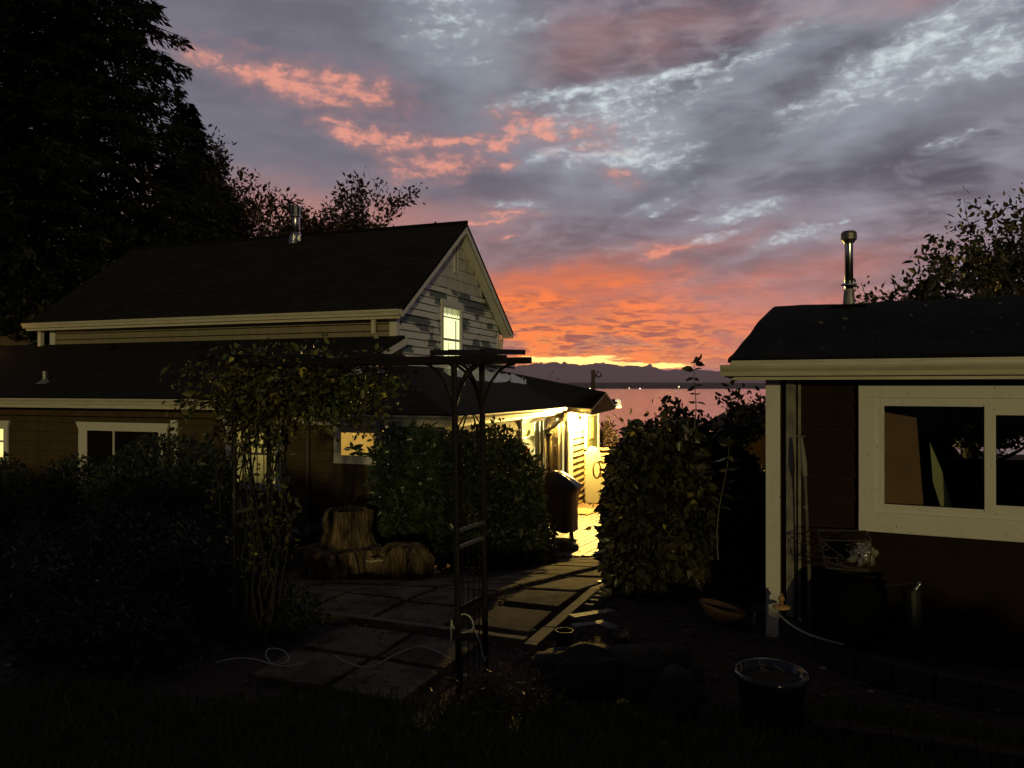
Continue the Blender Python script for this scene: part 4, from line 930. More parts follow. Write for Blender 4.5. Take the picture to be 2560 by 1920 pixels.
def kerb(u0, v0, u1, v1, w, label, n=12):
    b = MB(); a = A_.p(u0, v0, 0); c = A_.p(u1, v1, 0); d = (c - a).normalized(); s_ = Vector((d.y, -d.x, 0)) * w / 2
    for i in range(n + 1):
        p = a.lerp(c, i / n); z = gz(p.x, p.y)
        for (q, zz) in ((p - s_, -.05), (p - s_, .062), (p + s_, .062), (p + s_, -.05)): b.v.append((q.x, q.y, z + zz + .003 * MN.noise(Vector((i * 1.7, 0, 0)))))
    for i in range(n):
        for k in range(3): b.f.append((i * 4 + k, (i + 1) * 4 + k, (i + 1) * 4 + k + 1, i * 4 + k + 1)); b.uv.append([(0, 0)] * 4)
    for f in ((3, 2, 1, 0), (n * 4, n * 4 + 1, n * 4 + 2, n * 4 + 3)): b.f.append(f); b.uv.append([(0, 0)] * 4)
    return tag(b.build('kerb_timber', mat('weathered timber', (.20, .15, .10), .8, c2=(.12, .09, .06), nscale=6, bump=1, bscale=25)), label, 'kerb', 'timber kerbs around the patio')
kerb(-2.35, 0, -.08, 0, .07, 'long timber kerb across the front edge of the patio')
kerb(.0, -.12, .0, .32, .10, 'short end piece of timber kerb nearest the camera at the patio corner')
kerb(.0, .345, .02, 2.9, .085, 'long lit timber kerb running along the right side of the path')
def scatter(name, m, n, reg, s0, s1, label, cat, zo=.004, zs=.5, seed=3):
    r = np.random.default_rng(seed); b = MB()
    for _ in range(n):
        x, y = reg(r)
        z = gzn(x, y) + .022 + zo; s_ = r.uniform(s0, s1) * (.6 + .8 * r.random()); a = r.uniform(0, 6.3); k = 3
        h = s_ * zs * r.uniform(.4, 1)
        ring = [(x + math.cos(a + t * 2.094) * s_ * r.uniform(.6, 1), y + math.sin(a + t * 2.094) * s_ * r.uniform(.6, 1), z - .004) for t in range(3)]
        b.add(ring + [(x, y, z + h)], [(0, 1, 3), (1, 2, 3), (2, 0, 3)])
    o = b.build(name, m); o['label'] = label; o['category'] = cat; o['kind'] = 'stuff'; return o
def regpath(r):
    c = r.random()
    u = r.choice([-.76, -1.51, -2.19, -.06, .12]) + r.normal() * .045; v = r.uniform(-1.4, 7)
    if c < .16: u = r.uniform(-3, .1)
    q = A_.p(u, v, 0); return q.x, q.y
scatter('gravel', mat('gravel bits', (.20, .16, .11), .8, island=.6), 5200, regpath, .008, .024, 'loose gravel and grit in the joints between the pavers', 'gravel')
def regbed(r): return r.uniform(.2, 3.4), r.uniform(4.3, 7.3)
scatter('leaf_litter', mat('leaf litter', (.10, .065, .04), .8, island=.7), 1900, regbed, .012, .035, 'dead leaves, twigs and chips scattered over the garden bed', 'leaf litter', zs=.15, seed=5)

# ------------------------------------------------------------------ plants
def leafm(name, c, c2, island=.35, rough=.5, trans=.15, spec=.4): return mat(name, c, rough, c2=c2, nscale=3, island=island, trans=trans, spec=spec)
L_DARK = leafm('dark evergreen leaves', (.020, .030, .011), (.036, .042, .016), island=.5)
L_LAUR = leafm('glossy laurel leaves', (.028, .046, .018), (.040, .056, .022), rough=.28, spec=.6)
L_HEDGE = leafm('broad hedge leaves', (.030, .034, .014), (.062, .052, .022), island=.6, rough=.38)
L_VINE = leafm('vine leaves', (.048, .068, .016), (.085, .068, .022), island=.85)
L_YEL = leafm('yellowing leaves', (.42, .36, .06), (.32, .26, .05))
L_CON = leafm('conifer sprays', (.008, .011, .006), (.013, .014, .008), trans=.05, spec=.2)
L_AUT = leafm('autumn leaves', (.035, .027, .016), (.055, .032, .02))
L_RIGHT = leafm('orchard leaves', (.026, .032, .014), (.045, .040, .018))
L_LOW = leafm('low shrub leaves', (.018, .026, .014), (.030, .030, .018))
M_BARK = mat('bark', (.060, .045, .032), .9, c2=(.035, .028, .02), nscale=10, bump=2, bscale=25)
M_BARKD = mat('dark conifer bark', (.014, .010, .008), .95, spec=.1)
M_STEM = mat('pale stem', (.12, .10, .07), .8)
def bush(name, base, blobs, m, size, label, cat, group=None, stems=6, curl=False, extra=None, zmin=None, ratio=.5, droop=.1, inner=.72, bump=.14):
    """blobs: (cx, cy, cz, rx, ry, rz, n)"""
    g = thing(name, base, label, cat, group); pts = []; nr = []
    for i, (cx, cy, cz, rx, ry, rz_, n) in enumerate(blobs):
        p, u = shell((cx, cy, cz), (rx, ry, rz_), n, inner=inner, seed=i + len(name) + cx * 3, bump=bump); pts.append(p); nr.append(u)
        p, u = shell((cx, cy, cz), (rx * .8, ry * .8, rz_ * .8), n // 2, inner=.2, seed=i); pts.append(p); nr.append(u * .3)
    if extra is not None: pts.append(extra); nr.append(np.zeros_like(extra))
    pts = np.concatenate(pts); nr = np.concatenate(nr)
    if zmin is None: zz_ = np.array([gz(p[0], p[1]) + .02 for p in pts])
    else: zz_ = zmin
    k = pts[:, 2] > zz_; pts = pts[k]; nr = nr[k]
    leaves('foliage', m, pts, size, g, nrm=nr * .9, spread=.75, droop=droop, ratio=ratio, curl=curl)
    b = MB(); bx, by, bz = base
    for i in range(stems):
        cx, cy, cz, rx, ry, rz_, n = blobs[i % len(blobs)]
        e_ = Vector((cx + random.uniform(-.6, .6) * rx, cy + random.uniform(-.6, .6) * ry, cz + rz_ * random.uniform(.1, .6)))
        s_ = Vector((bx + random.uniform(-.12, .12), by + random.uniform(-.1, .1), bz - .05)); md = s_.lerp(e_, .5) + Vector((random.uniform(-.06, .06), 0, .05))
        b.tube([s_, md, e_], [.022, .014, .005], 5)
    b.build('stems', M_BARK, g)
    return g
def sprig(base, top, n, size, m, label, r=.006, lean=.02):
    g = thing('tall_shoot', base, label, 'plant', 'young shoots'); a, c = Vector(base), Vector(top)
    path = [a.lerp(c, t) + Vector((math.sin(t * 5) * lean, 0, 0)) for t in np.linspace(0, 1, 9)]
    MB().tube(path, [r * (1.2 - .8 * i / 8) for i in range(9)], 5).build('stem', M_STEM, g)
    pts = []; nr = []
    for i in range(n):
        t = .35 + .65 * i / (n - 1); q = a.lerp(c, t) + Vector((math.sin(t * 5) * lean, 0, 0))
        for sgn in (-1, 1): pts.append(tuple(q)); nr.append((sgn * 3, random.uniform(-1, 1), random.uniform(-1.2, .6)))
    for k in range(4): pts.append(tuple(c)); nr.append((random.uniform(-2, 2), random.uniform(-1, 1), 1))
    leaves('leaves', m, pts, size, g, nrm=np.array(nr), spread=.4, ratio=.55, curl=True); return g

# right hand hedge of broad hanging leaves
hb_ = [(1.62, 7.8, .72, .66, .52, .86, 9500), (1.28, 7.65, .45, .38, .42, .55, 2300), (1.30, 7.75, 1.05, .32, .38, .36, 1500), (1.75, 7.8, 1.18, .34, .35, .34, 1300), (2.15, 7.8, .60, .45, .45, .72, 3800), (2.55, 8.0, .45, .38, .4, .60, 2200)]
bush('leafy_hedge', (1.5, 7.8, -.05), hb_, L_HEDGE, .088, 'big leafy hedge of broad hanging leaves between the lit path and the cottage', 'hedge', curl=True, ratio=.62, droop=.5, inner=.82, stems=14)
p, u = shell((1.45, 7.7, .95), (.75, .5, .9), 46, inner=.97, seed=3)
o = leaves('yellow_leaves', L_YEL, p[u[:, 1] < 0], .07, nrm=u[u[:, 1] < 0], droop=.6, ratio=.6, curl=True); tag(o, 'scattered yellow leaves on the face of the big leafy hedge', 'leaves'); o['kind'] = 'stuff'
tp = P(1741, 905, 7.6); sprig(tuple(P(1732, 1090, 7.6)), tuple(tp), 7, .085, L_HEDGE, 'tall thin shoot with paired leaves rising from the hedge against the sea')
sprig(tuple(P(1800, 1090, 7.4)), tuple(P(1842, 1042, 7.4)), 4, .08, L_HEDGE, 'short shoot arching up from the right side of the hedge top')
sprig(tuple(P(1660, 1080, 7.5)), tuple(P(1668, 1030, 7.5)), 3, .05, L_HEDGE, 'bare little twig poking out of the middle of the hedge top', r=.004)
sprig(tuple(P(1795, 1400, 6.9)), tuple(P(1815, 1110, 6.9)), 7, .09, L_HEDGE, 'long upright shoot in front of the hedge near the cottage corner', lean=-.03)
# laurel and dome beside the old house
bush('laurel_bush', (-1.45, 10.3, -.45), [(-1.55, 10.3, .55, .33, .4, .88, 2600), (-1.22, 10.4, .72, .34, .4, .74, 2200), (-1.2, 10.5, .1, .48, .45, .6, 1300)], L_LAUR, .10, 'tall glossy laurel bush in front of the small amber window', 'bush', stems=10, ratio=.42)
q0 = P(905, 1140, 10.0); q1 = P(878, 1130, 9.9)
sprig(tuple(P(948, 1090, 10.2)), tuple(P(947, 1012, 10.2)), 7, .07, L_LAUR, 'pale shoot sticking up from the laurel against the gutter')
sprig(tuple(P(935, 1150, 10.0)), tuple(P(882, 1120, 10.0)), 6, .09, L_LAUR, 'laurel twig reaching left across the amber window')
bush('domed_hedge', (-.25, 11.0, -.57), [(-.42, 11.0, .38, .85, .65, 1.02, 11000), (-.85, 10.85, .42, .5, .5, .92, 4000), (.0, 11.0, -.02, .50, .5, .66, 3600)], L_DARK, .075, 'dark rounded hedge between the steel arch and the covered grill', 'hedge', stems=8, ratio=.5)
ivy = [(-.05 + .13 * math.sin(i * 2.4), 10.15 + .02 * i, -.40 + .055 * i) for i in range(10)]
iv = onground(1345, 1395)
bush('ivy_clump', (iv.x + .05, 11.9, -.7), [(iv.x * 1.08, 11.9, -.52, .16, .2, .42, 260), (iv.x * 1.08, 11.6, -.68, .25, .2, .14, 140)], leafm('ivy leaves', (.12, .13, .03), (.16, .13, .04)), .10, 'lamp lit ivy climbing at the foot of the rounded hedge', 'ivy', stems=3, curl=True, ratio=.8)
# domes on the left
bush('clipped_shrub', (-4.35, 9.7, -.35), [(-4.35, 9.7, .45, .92, .75, .93, 9500)], L_DARK, .06, 'largest clipped dome shrub in front of the wide dark window', 'shrub', 'clipped dome shrubs', bump=.05, zmin=-.3)
bush('clipped_shrub', (-6.1, 10.6, -.5), [(-6.08, 10.6, .28, .42, .4, .74, 3000)], L_DARK, .06, 'smaller clipped shrub just left of the largest dome', 'shrub', 'clipped dome shrubs', bump=.06, zmin=-.4)
bush('clipped_shrub', (-7.2, 10.8, -.5), [(-7.15, 10.8, .28, .45, .4, .74, 2400)], L_DARK, .06, 'clipped shrub under the yellow window at the left edge', 'shrub', 'clipped dome shrubs', bump=.06, zmin=-.4)
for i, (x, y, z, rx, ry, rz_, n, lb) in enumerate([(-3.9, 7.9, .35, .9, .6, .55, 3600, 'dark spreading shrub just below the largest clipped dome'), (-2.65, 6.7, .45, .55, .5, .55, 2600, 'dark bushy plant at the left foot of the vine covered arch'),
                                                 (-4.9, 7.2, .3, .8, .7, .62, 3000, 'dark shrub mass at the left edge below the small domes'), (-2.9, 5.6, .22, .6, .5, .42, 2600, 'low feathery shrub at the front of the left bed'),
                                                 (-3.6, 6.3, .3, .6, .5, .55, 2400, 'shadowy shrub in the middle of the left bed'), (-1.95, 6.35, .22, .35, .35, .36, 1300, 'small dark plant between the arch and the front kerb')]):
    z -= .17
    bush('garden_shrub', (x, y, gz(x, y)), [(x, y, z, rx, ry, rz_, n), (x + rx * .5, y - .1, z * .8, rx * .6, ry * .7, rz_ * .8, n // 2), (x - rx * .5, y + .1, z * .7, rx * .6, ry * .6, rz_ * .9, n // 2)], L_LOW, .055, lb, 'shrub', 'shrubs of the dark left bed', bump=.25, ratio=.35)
bush('ground_ivy', (-2.7, 10.2, -.44), [(-2.9, 10.1, -.25, .65, .5, .38, 1500), (-2.1, 10.3, -.20, .6, .5, .42, 1500), (-3.4, 9.7, -.2, .5, .4, .35, 900)], L_DARK, .085, 'low dark ivy patch behind the tree stumps', 'ivy', curl=True, ratio=.8, stems=4)
bush('shore_shrub', (2.75, 21.5, -.9), [(2.70, 21.5, .30, .22, .3, .75, 420), (2.95, 21.5, -.1, .35, .3, .55, 500), (2.58, 21.5, .62, .1, .2, .45, 90)], L_AUT, .11, 'straggly shrub beyond the far end of the porch against the sea', 'shrub', stems=8)

# conifers
def conifer(base, h, rb, n, label, seed, dens=1.0, zlow=.1, trunk=.35, rot=0):
    g = thing('conifer', base, label, 'tree', 'tall conifers at the left'); bx, by, bz = base; r = np.random.default_rng(seed)
    MB().tube([(bx, by, bz - .2), (bx, by, bz + h * .5), (bx, by, bz + h)], [trunk, trunk * .5, .02], 8).build('trunk', M_BARK, g)
    br = MB(); pts = []; nr = []; t = zlow
    nb = int(270 * dens)
    for i in range(nb):
        t = zlow + (1 - zlow) * (i / nb) ** .9; a = i * 2.4 + r.uniform(-.3, .3); R0 = rb * (1 - t) ** .85 * r.uniform(.62, 1.12) + .15
        z0 = bz + h * t; dr = Vector((math.cos(a), math.sin(a), 0)); path = []
        for k in range(7):
            s_ = k / 6; path.append(Vector((bx, by, z0)) + dr * R0 * s_ + Vector((0, 0, R0 * (.10 * s_ - .42 * s_ * s_ + .14 * s_ ** 4))))
        br.tube(path, [.05 * (1 - k / 7) * (R0 / rb + .3) + .004 for k in range(7)], 4)
        m_ = int(n / nb * (R0 / rb + .25))
        s_ = r.random(m_) ** .65; k = np.minimum((s_ * 6).astype(int), 5); f = s_ * 6 - k; pa = np.array([tuple(q) for q in path])
        p = pa[k] * (1 - f)[:, None] + pa[k + 1] * f[:, None]; w = R0 * .20 * (1.12 - s_) + .06
        sd = np.array([-math.sin(a), math.cos(a), 0]); off = r.normal(size=m_) * w * .8
        p = p + sd * off[:, None]; p[:, 2] -= np.abs(off) * .45 + r.random(m_) * .32 * (R0 / rb + .3); pts.append(p)
        nr.append(np.tile(np.array([dr.x, dr.y, -.6]), (m_, 1)) + sd * (np.sign(off) * .8)[:, None])
    br.build('branches', M_BARKD, g)
    pts = np.concatenate(pts); nr = np.concatenate(nr)
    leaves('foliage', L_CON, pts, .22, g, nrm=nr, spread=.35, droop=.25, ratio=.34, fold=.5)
    return g
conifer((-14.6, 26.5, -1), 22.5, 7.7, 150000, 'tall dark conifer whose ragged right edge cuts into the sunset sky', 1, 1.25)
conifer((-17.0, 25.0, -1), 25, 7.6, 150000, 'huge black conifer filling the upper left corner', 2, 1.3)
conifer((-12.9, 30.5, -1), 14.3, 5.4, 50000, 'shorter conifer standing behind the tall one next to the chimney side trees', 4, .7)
for (x, y, z, rx, rz_, n, lb) in ((-14.6, 22.4, 2.6, 2.6, 2.9, 5200, 'broad dark evergreen shrub rising behind the left end of the steep roof'), (-16.8, 22.0, 3.6, 2.2, 4.4, 5200, 'tall dark bush at the left edge of the photo behind the house'), (-12.6, 26.5, 4.4, 2.3, 2.9, 4200, 'rounded evergreen under the conifer at the left end of the ridge')):
    bush('evergreen_tree', (x, y, -1), [(x, y, z, rx, 1.8, rz_, n), (x + rx * .5, y, z + rz_ * .3, rx * .6, 1.4, rz_ * .6, n // 3), (x - rx * .4, y, z - rz_ * .3, rx * .8, 1.5, rz_ * .8, n // 3)], L_CON, .24, lb, 'tree', 'dark evergreens behind the house', bump=.3, stems=8)

# broadleaf trees with real branching
def branching(seed, base, h, spread, levels, r0, lean=(0, 0), up=.6, nchild=(2, 4), shrink=.72, first=.35):
    rr = random.Random(seed); segs = []; tips = []
    def go(p, d, L, r, lv):
        path = [p]; rs = [r]; q = Vector(p); dd = Vector(d)
        n = 4
        for i in range(n):
            dd = (dd + Vector((rr.uniform(-1, 1), rr.uniform(-1, 1), rr.uniform(-.5, .8))) * .16).normalized(); q = q + dd * (L / n); path.append(Vector(q)); rs.append(r * (1 - .35 * (i + 1) / n))
        segs.append((path, rs))
        if lv == 0: tips.append((path, dd)); return
        for c in range(rr.randint(*nchild)):
            k = rr.randint(1, n); a = rr.uniform(0, 6.28); s_ = Vector((math.cos(a), math.sin(a), 0)) * spread
            nd = (dd * .8 + s_ + Vector((0, 0, up * rr.uniform(.2, 1)))).normalized(); go(path[k], nd, L * shrink * rr.uniform(.75, 1.15), rs[k] * .62, lv - 1)
        go(path[-1], dd, L * shrink, rs[-1] * .8, lv - 1)
    go(Vector(base), Vector((lean[0], lean[1], 1)).normalized(), h * first, r0, levels)
    return segs, tips
def tree(name, seed, base, h, label, group, m, lsize, per, levels=5, spread=.75, r0=.12, lean=(0, 0), up=.6, clump=.18, ratio=.5, shrink=.72, first=.35, nchild=(2, 4), keep=None, cat='tree', curl=False):
    g = thing(name, base, label, cat, group); segs, tips = branching(seed, base, h, spread, levels, r0, lean, up, nchild, shrink, first)
    if keep:
        segs = [s_ for s_ in segs if keep(s_[0][-1])]; tips = [t for t in tips if keep(t[0][-1])]
    segs[0:0] = []
    t = MB(); t.tube(segs[0][0], segs[0][1], 8); t.build('trunk', M_BARK, g)
    b = MB()
    for p, r in segs[1:]: b.tube(p, r, 4)
    b.build('branches', M_BARK, g)
    pts = []; nr = []
    for path, dd in tips:
        for k in range(per):
            q = path[random.randint(1, len(path) - 1)]; pts.append((q.x + random.gauss(0, clump), q.y + random.gauss(0, clump), q.z + random.gauss(0, clump))); nr.append(tuple(dd * .7))
    leaves('foliage', m, pts, lsize, g, nrm=np.array(nr), spread=.8, ratio=ratio, droop=.1, curl=curl)
    return g
gt = 'thin leafed trees behind the steep roof'
tree('broadleaf_tree', 11, (P(655, 900, 31).x, 31, -1), 11.6, 'thin leafed tree nearest the conifer above the roof ridge', gt, L_AUT, .17, 22, r0=.16, spread=.55, up=.8, clump=.15, first=.36)
tree('broadleaf_tree', 12, (P(575, 900, 32).x, 32, -1), 11.2, 'thin leafed tree half hidden by the conifer edge', gt, L_AUT, .17, 22, r0=.16, spread=.5, up=.8, clump=.15, first=.36)
tree('broadleaf_tree', 15, (P(790, 900, 31).x, 31, -1), 11.0, 'thin leafed tree just right of the chimney pipe', gt, L_AUT, .17, 22, r0=.15, spread=.5, up=.8, clump=.15, first=.36)
tree('broadleaf_tree', 14, (P(885, 900, 32).x, 32, -1), 10.4, 'thin leafed tree farthest right above the roof ridge', gt, L_AUT, .17, 22, r0=.15, spread=.55, up=.75, clump=.15, first=.35)
tree('broadleaf_tree', 21, (7.55, 12.2, 0), 4.1, 'spreading leafy tree behind the right end of the cottage roof', None, L_RIGHT, .095, 24, levels=5, spread=.95, r0=.13, lean=(-.25, 0), up=.35, clump=.08, first=.30, shrink=.78, curl=True)
tree('broadleaf_tree', 23, (9.0, 12.6, 0), 5.1, 'taller leafy tree at the far right edge behind the cottage', None, L_RIGHT, .095, 24, levels=5, spread=.9, r0=.15, lean=(-.1, 0), up=.45, clump=.09, first=.32, shrink=.76, curl=True)
tree('young_tree', 31, (2.62, 8.9, -.2), 2.15, 'small leafy tree beside the left corner board of the cottage', None, L_RIGHT, .075, 8, levels=4, spread=.6, r0=.025, up=.7, clump=.05, first=.42, shrink=.66, curl=True)
bush('back_hedge', (3.6, 10.5, -.5), [(3.3, 10.2, .15, .8, .6, .80, 1500), (2.55, 9.6, -.05, .45, .5, .72, 800)], L_HEDGE, .10, 'dark hedge beyond the young tree behind the cottage corner', 'hedge', curl=True, ratio=.6)
tree('bare_tree', 41, (P(1362, 960, 34).x, 34, -.9), 3.0, 'tiny bare treetop showing above the porch roof', None, L_AUT, .10, 1, levels=4, spread=.3, r0=.05, up=1.2, clump=.05, first=.4, shrink=.7)
# neighbours
b = MB(); a0 = P(1835, 1090, 24); a1 = P(1960, 1022, 24); a2 = P(2150, 1022, 24)
g = thing('neighbour_house', (a1.x + 1, 25, -.9), 'dark sloping roof of a neighbouring house seen past the hedge by the cottage', 'house')
b.prism([(a0.x, 24, a0.z), (a1.x, 24, a1.z), (a1.x + 3, 24, a1.z), (a1.x + 4.6, 24, a0.z)], (0, 5, 0)); b.build('roof', M_ROOF, g)
b = MB(); b.box((a1.x + 1.6, 26.5, a0.z - .8), (5.0, 4.6, 1.6)); b.build('wall', M_COTT, g)
g = thing('neighbour_shed', (-14.2, 20.5, -1), 'neighbouring shed roof glowing orange at the far left edge', 'shed')
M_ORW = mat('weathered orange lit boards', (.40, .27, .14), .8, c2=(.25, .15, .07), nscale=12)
s0, s1_ = P(-60, 852, 20), P(52, 888, 20); b = MB(); b.prism([s0, s1_, s1_ + Vector((0, 0, -.10)), s0 + Vector((0, 0, -.34))], (0, 1.6, .3)); b.build('roof', M_ORW, g)
b = MB(); b.box((s0.x - .4, 20.8, .6), (1.8, 1.2, 3.0)); b.build('wall', M_COTT, g)
g = thing('shed_lamp', (s0.x + .4, 19.3, -1), 'small orange lamp lighting the shed at the far left edge', 'lamp')
MB().tube([(s0.x + .2, 19.3, -1), (s0.x + .2, 19.3, 2.6)], .03, 6).build('post', M_DARKMETAL, g); MB().lathe((s0.x + .2, 19.3, 2.6), [(.02, 0), (.05, .04), (.05, .1), (.01, .14)], 10).build('lantern', mat('orange lantern', (1, .5, .15), .4, emit=(1, .45, .1), es=4), g)
l = bpy.data.lights.new('shed_light', 'POINT'); lo = bpy.data.objects.new('shed_light', l); COL.objects.link(lo); l.energy = 14; l.color = (1, .45, .13); l.shadow_soft_size = .06; lo.location = (s0.x + .5, 19.3, 2.9)

# ------------------------------------------------------------------ garden arch with its vine
fr_, rr_ = Vector((-.385, 5.1, 0)), Vector((-.215, 5.46, 0)); lf_, lr_ = Vector((-2.13, 5.9, 0)), Vector((-1.98, 6.27, 0))
g = thing('garden_arch', (-1.18, 5.68, 0), 'tall rusty dark steel garden arch with flat rafters standing over the path', 'garden arch')
zt = 2.16
for p, ln in ((fr_, .035), (rr_, .03), (lf_, .0), (lr_, .0)):
    MB().tube([(p.x + ln, p.y, -.05), (p.x + ln * .4, p.y, 1.2), (p.x, p.y, zt)], [.021, .021, .021], 8).build('post', M_DARKMETAL, g)
ub = (fr_ - lf_).normalized(); vb_ = (rr_ - fr_).normalized()
for a, c in ((lf_, fr_), (lr_, rr_)):
    MB().beam(a - ub * .25 + Vector((0, 0, zt + .02)), c + ub * .38 + Vector((0, 0, zt + .02)), .035, .045).build('beam', M_DARKMETAL, g)
for t in (-.14, .05, .3, .62, .95, 1.02, 1.14):
    p = lf_.lerp(fr_, t); MB().beam(p - vb_ * .12 + Vector((0, 0, zt + .062)), p + vb_ * .52 + Vector((0, 0, zt + .062 + (.02 if t > .9 else 0))), .03, .035).build('rafter', M_DARKMETAL, g)
def brace(p, d, L=.23, dz=.42):
    return [Vector((p.x, p.y, zt - dz)) + d * (L * (1 - math.cos(t))) + Vector((0, 0, dz * math.sin(t))) for t in np.linspace(0, math.pi / 2, 7)]
for p, d in ((fr_, ub), (fr_, -ub), (rr_, ub), (rr_, -ub), (fr_, vb_), (rr_, -vb_), (lf_, ub), (lr_, ub), (lf_, vb_)):
    MB().tube(brace(p, d, .36 if d in (vb_, -vb_) else .26), .011, 6).build('brace', M_DARKMETAL, g)
for a, c in ((fr_, rr_), (lf_, lr_)):
    for z in (1.04, .93, .52, .50): MB().beam(a + Vector((.02, 0, z)), c + Vector((.02, 0, z)), .016, .022).build('cross_bar', M_DARKMETAL if z < .9 else mat('scuffed steel', (.14, .13, .11), .5, metal=.3), g)
    for k in range(1, 5):
        p = a.lerp(c, k / 5); MB().tube([(p.x + .02, p.y, .02), (p.x + .02, p.y, .93)], .004, 4).build('rod', M_DARKMETAL, g)
        MB().tube([(p.x + .015, p.y, 1.04), (p.x + .01, p.y, 1.55 + .1 * math.sin(k * .63 * 1))], .004, 4).build('rod', M_DARKMETAL, g)
    for w in (.13, .22): MB().tube([a.lerp(c, .5) + vb_ * (math.cos(t) * w) + Vector((.01, 0, 1.52 + .30 * math.sin(t))) for t in np.linspace(0, math.pi, 9)], .005, 4).build('arch_rod', M_DARKMETAL, g)
# climbing vine: stems up the left posts, a mass of foliage on top
g = thing('climbing_vine', (-2.05, 6.05, 0), 'leafy climbing vine smothering the left side and top of the steel arch', 'vine')
b = MB(); vr = random.Random(5); stips = []
for k in range(22):
    p0 = lf_.lerp(lr_, vr.random()) + Vector((vr.uniform(-.12, .25), vr.uniform(-.1, .1), 0)); path = [p0]; q = Vector(p0)
    for i in range(9): q = q + Vector((vr.uniform(-.06, .07), vr.uniform(-.05, .05), vr.uniform(.17, .27))); path.append(Vector(q))
    for i in range(4): q = q + Vector((vr.uniform(-.12, .28), vr.uniform(-.1, .1), vr.uniform(-.06, .08))); path.append(Vector(q)); stips.append(Vector(q))
    b.tube(path, [.010 * (1 - i / 16) for i in range(len(path))], 4); stips += path[3:]
for k in range(64):
    a = vr.uniform(0, 6.28); p0 = Vector((-1.72 + vr.uniform(-.5, .5), 5.95 + vr.uniform(-.2, .2), 1.95 + vr.uniform(-.15, .2))); path = [p0]; d = Vector((math.cos(a) * 1.2 + .25, math.sin(a) * .4, vr.uniform(-.4, .55))).normalized(); q = Vector(p0)
    for i in range(5): q = q + d * .095; d = (d + Vector((vr.uniform(-.2, .25), 0, vr.uniform(-.35, .12)))).normalized(); path.append(Vector(q)); stips.append(Vector(q))
    b.tube(path, .004, 4)
b.build('stems', mat('vine bark', (.022, .015, .010), .8, c2=(.012, .009, .007), nscale=12), g)
p1, u1 = shell((-1.72, 5.95, 2.02), (.60, .36, .27), 2300, inner=.2, seed=9, bump=.5)
p2, u2 = shell((-1.35, 5.85, 1.92), (.44, .28, .22), 700, inner=.35, seed=4, bump=.3)
p4, u4 = shell((-2.0, 6.0, 1.80), (.36, .3, .30), 900, inner=.3, seed=6, bump=.25)
p3 = np.array([tuple(v) for v in stips]); p3 = np.repeat(p3, 5, 0) + rng.normal(size=(len(p3) * 5, 3)) * .045
pts = np.concatenate([p1, p2, p4, p3]); nr = np.concatenate([u1, u2, u4, np.zeros_like(p3)])
leaves('foliage', L_VINE, pts, .050, g, nrm=nr * .6, spread=.8, droop=.35, ratio=.5, curl=True)
sel = pts[rng.random(len(pts)) < .012]; leaves('yellow_leaves', L_YEL, sel, .055, g, droop=.3, ratio=.6, curl=True)

# ------------------------------------------------------------------ tree stumps
def stump(name, c, prof, wob, label, m, n=96):
    c = Vector(c); b = MB(); ph = random.random() * 6; dense = []
    for i in range(len(prof) - 1):
        m_ = max(1, int(abs(prof[i + 1][1] - prof[i][1]) / .025))
        for k in range(m_): t = k / m_; dense.append((prof[i][0] * (1 - t) + prof[i + 1][0] * t, prof[i][1] * (1 - t) + prof[i + 1][1] * t))
    dense.append(prof[-1]); prof = dense
    for (r, z) in prof:
        for k in range(n):
            a = 2 * math.pi * k / n; fl = max(0, 1 - z / .25) * .35
            gr = abs(MN.noise(Vector((math.cos(a) * 5 + ph, math.sin(a) * 5, z * 1.2)))) + .5 * abs(MN.noise(Vector((math.cos(a) * 13, math.sin(a) * 13 + ph, z * 2.5)))); rr = r * (1 + wob * (.5 * math.sin(4 * a + ph) + .35 * math.sin(7 * a + ph * 2)) * (1 + fl * 2) - .55 * gr) * 1.16
            b.v.append((c.x + math.cos(a) * rr, c.y + math.sin(a) * rr, c.z + z + .015 * MN.noise(Vector((a * 2, z, 1)))))
    for i in range(len(prof) - 1):
        for k in range(n): b.f.append((i * n + k, i * n + (k + 1) % n, (i + 1) * n + (k + 1) % n, (i + 1) * n + k)); b.uv.append([(0, 0)] * 4)
    b.f.append(tuple(range((len(prof) - 1) * n, len(prof) * n))); b.uv.append([(0, 0)] * n)
    return tag(b.build(name, m), label, 'tree stump', 'old tree stumps on the patio')
M_STUMP = mat('weathered stump bark with painted shade', (.21, .15, .085), .95, spec=.1, c2=(.02, .015, .009), nscale=9, bump=3, bscale=16, stretch=(1, 1, .22))  # dark blotches put shading between the bark ridges into the colour
g1 = onground(865, 1440); stump('tree_stump', (-2.0, 9.0, gz(0, 9) - .02), [(.62, 0), (.56, .10), (.50, .22), (.45, .36), (.43, .40), (.36, .405)], .16, 'wide gnarled lower stump with flaring roots under the taller one', M_STUMP)
stump('tree_stump', (-1.95, 9.15, gz(0, 9.15) + .38), [(.30, 0), (.285, .12), (.26, .28), (.25, .42), (.22, .44), (.20, .38)], .07, 'tall upright stump standing on top of the gnarled one', M_STUMP)
stump('tree_stump', (-1.24, 8.85, gz(0, 8.85) - .02), [(.27, 0), (.33, .10), (.33, .26), (.27, .38), (.20, .43), (.05, .44)], .07, 'rounded low stump at the right of the stacked pair', M_STUMP)
bush('stump_plant', (-1.95, 9.15, .1), [(-1.95, 9.15, .50, .17, .17, .05, 160)], L_AUT, .04, 'withered low plants growing in the top of the tall stump', 'plant', zmin=-1, stems=3)
b = MB(); p = onground(938, 1404); p = P(936, 1402, 8.35); b.tube([p + Vector((-.09, 0, 0)), p + Vector((-.03, 0, -.008)), p + Vector((.03, 0, .006)), p + Vector((.09, 0, .002))], [.006, .012, .012, .008], 6)
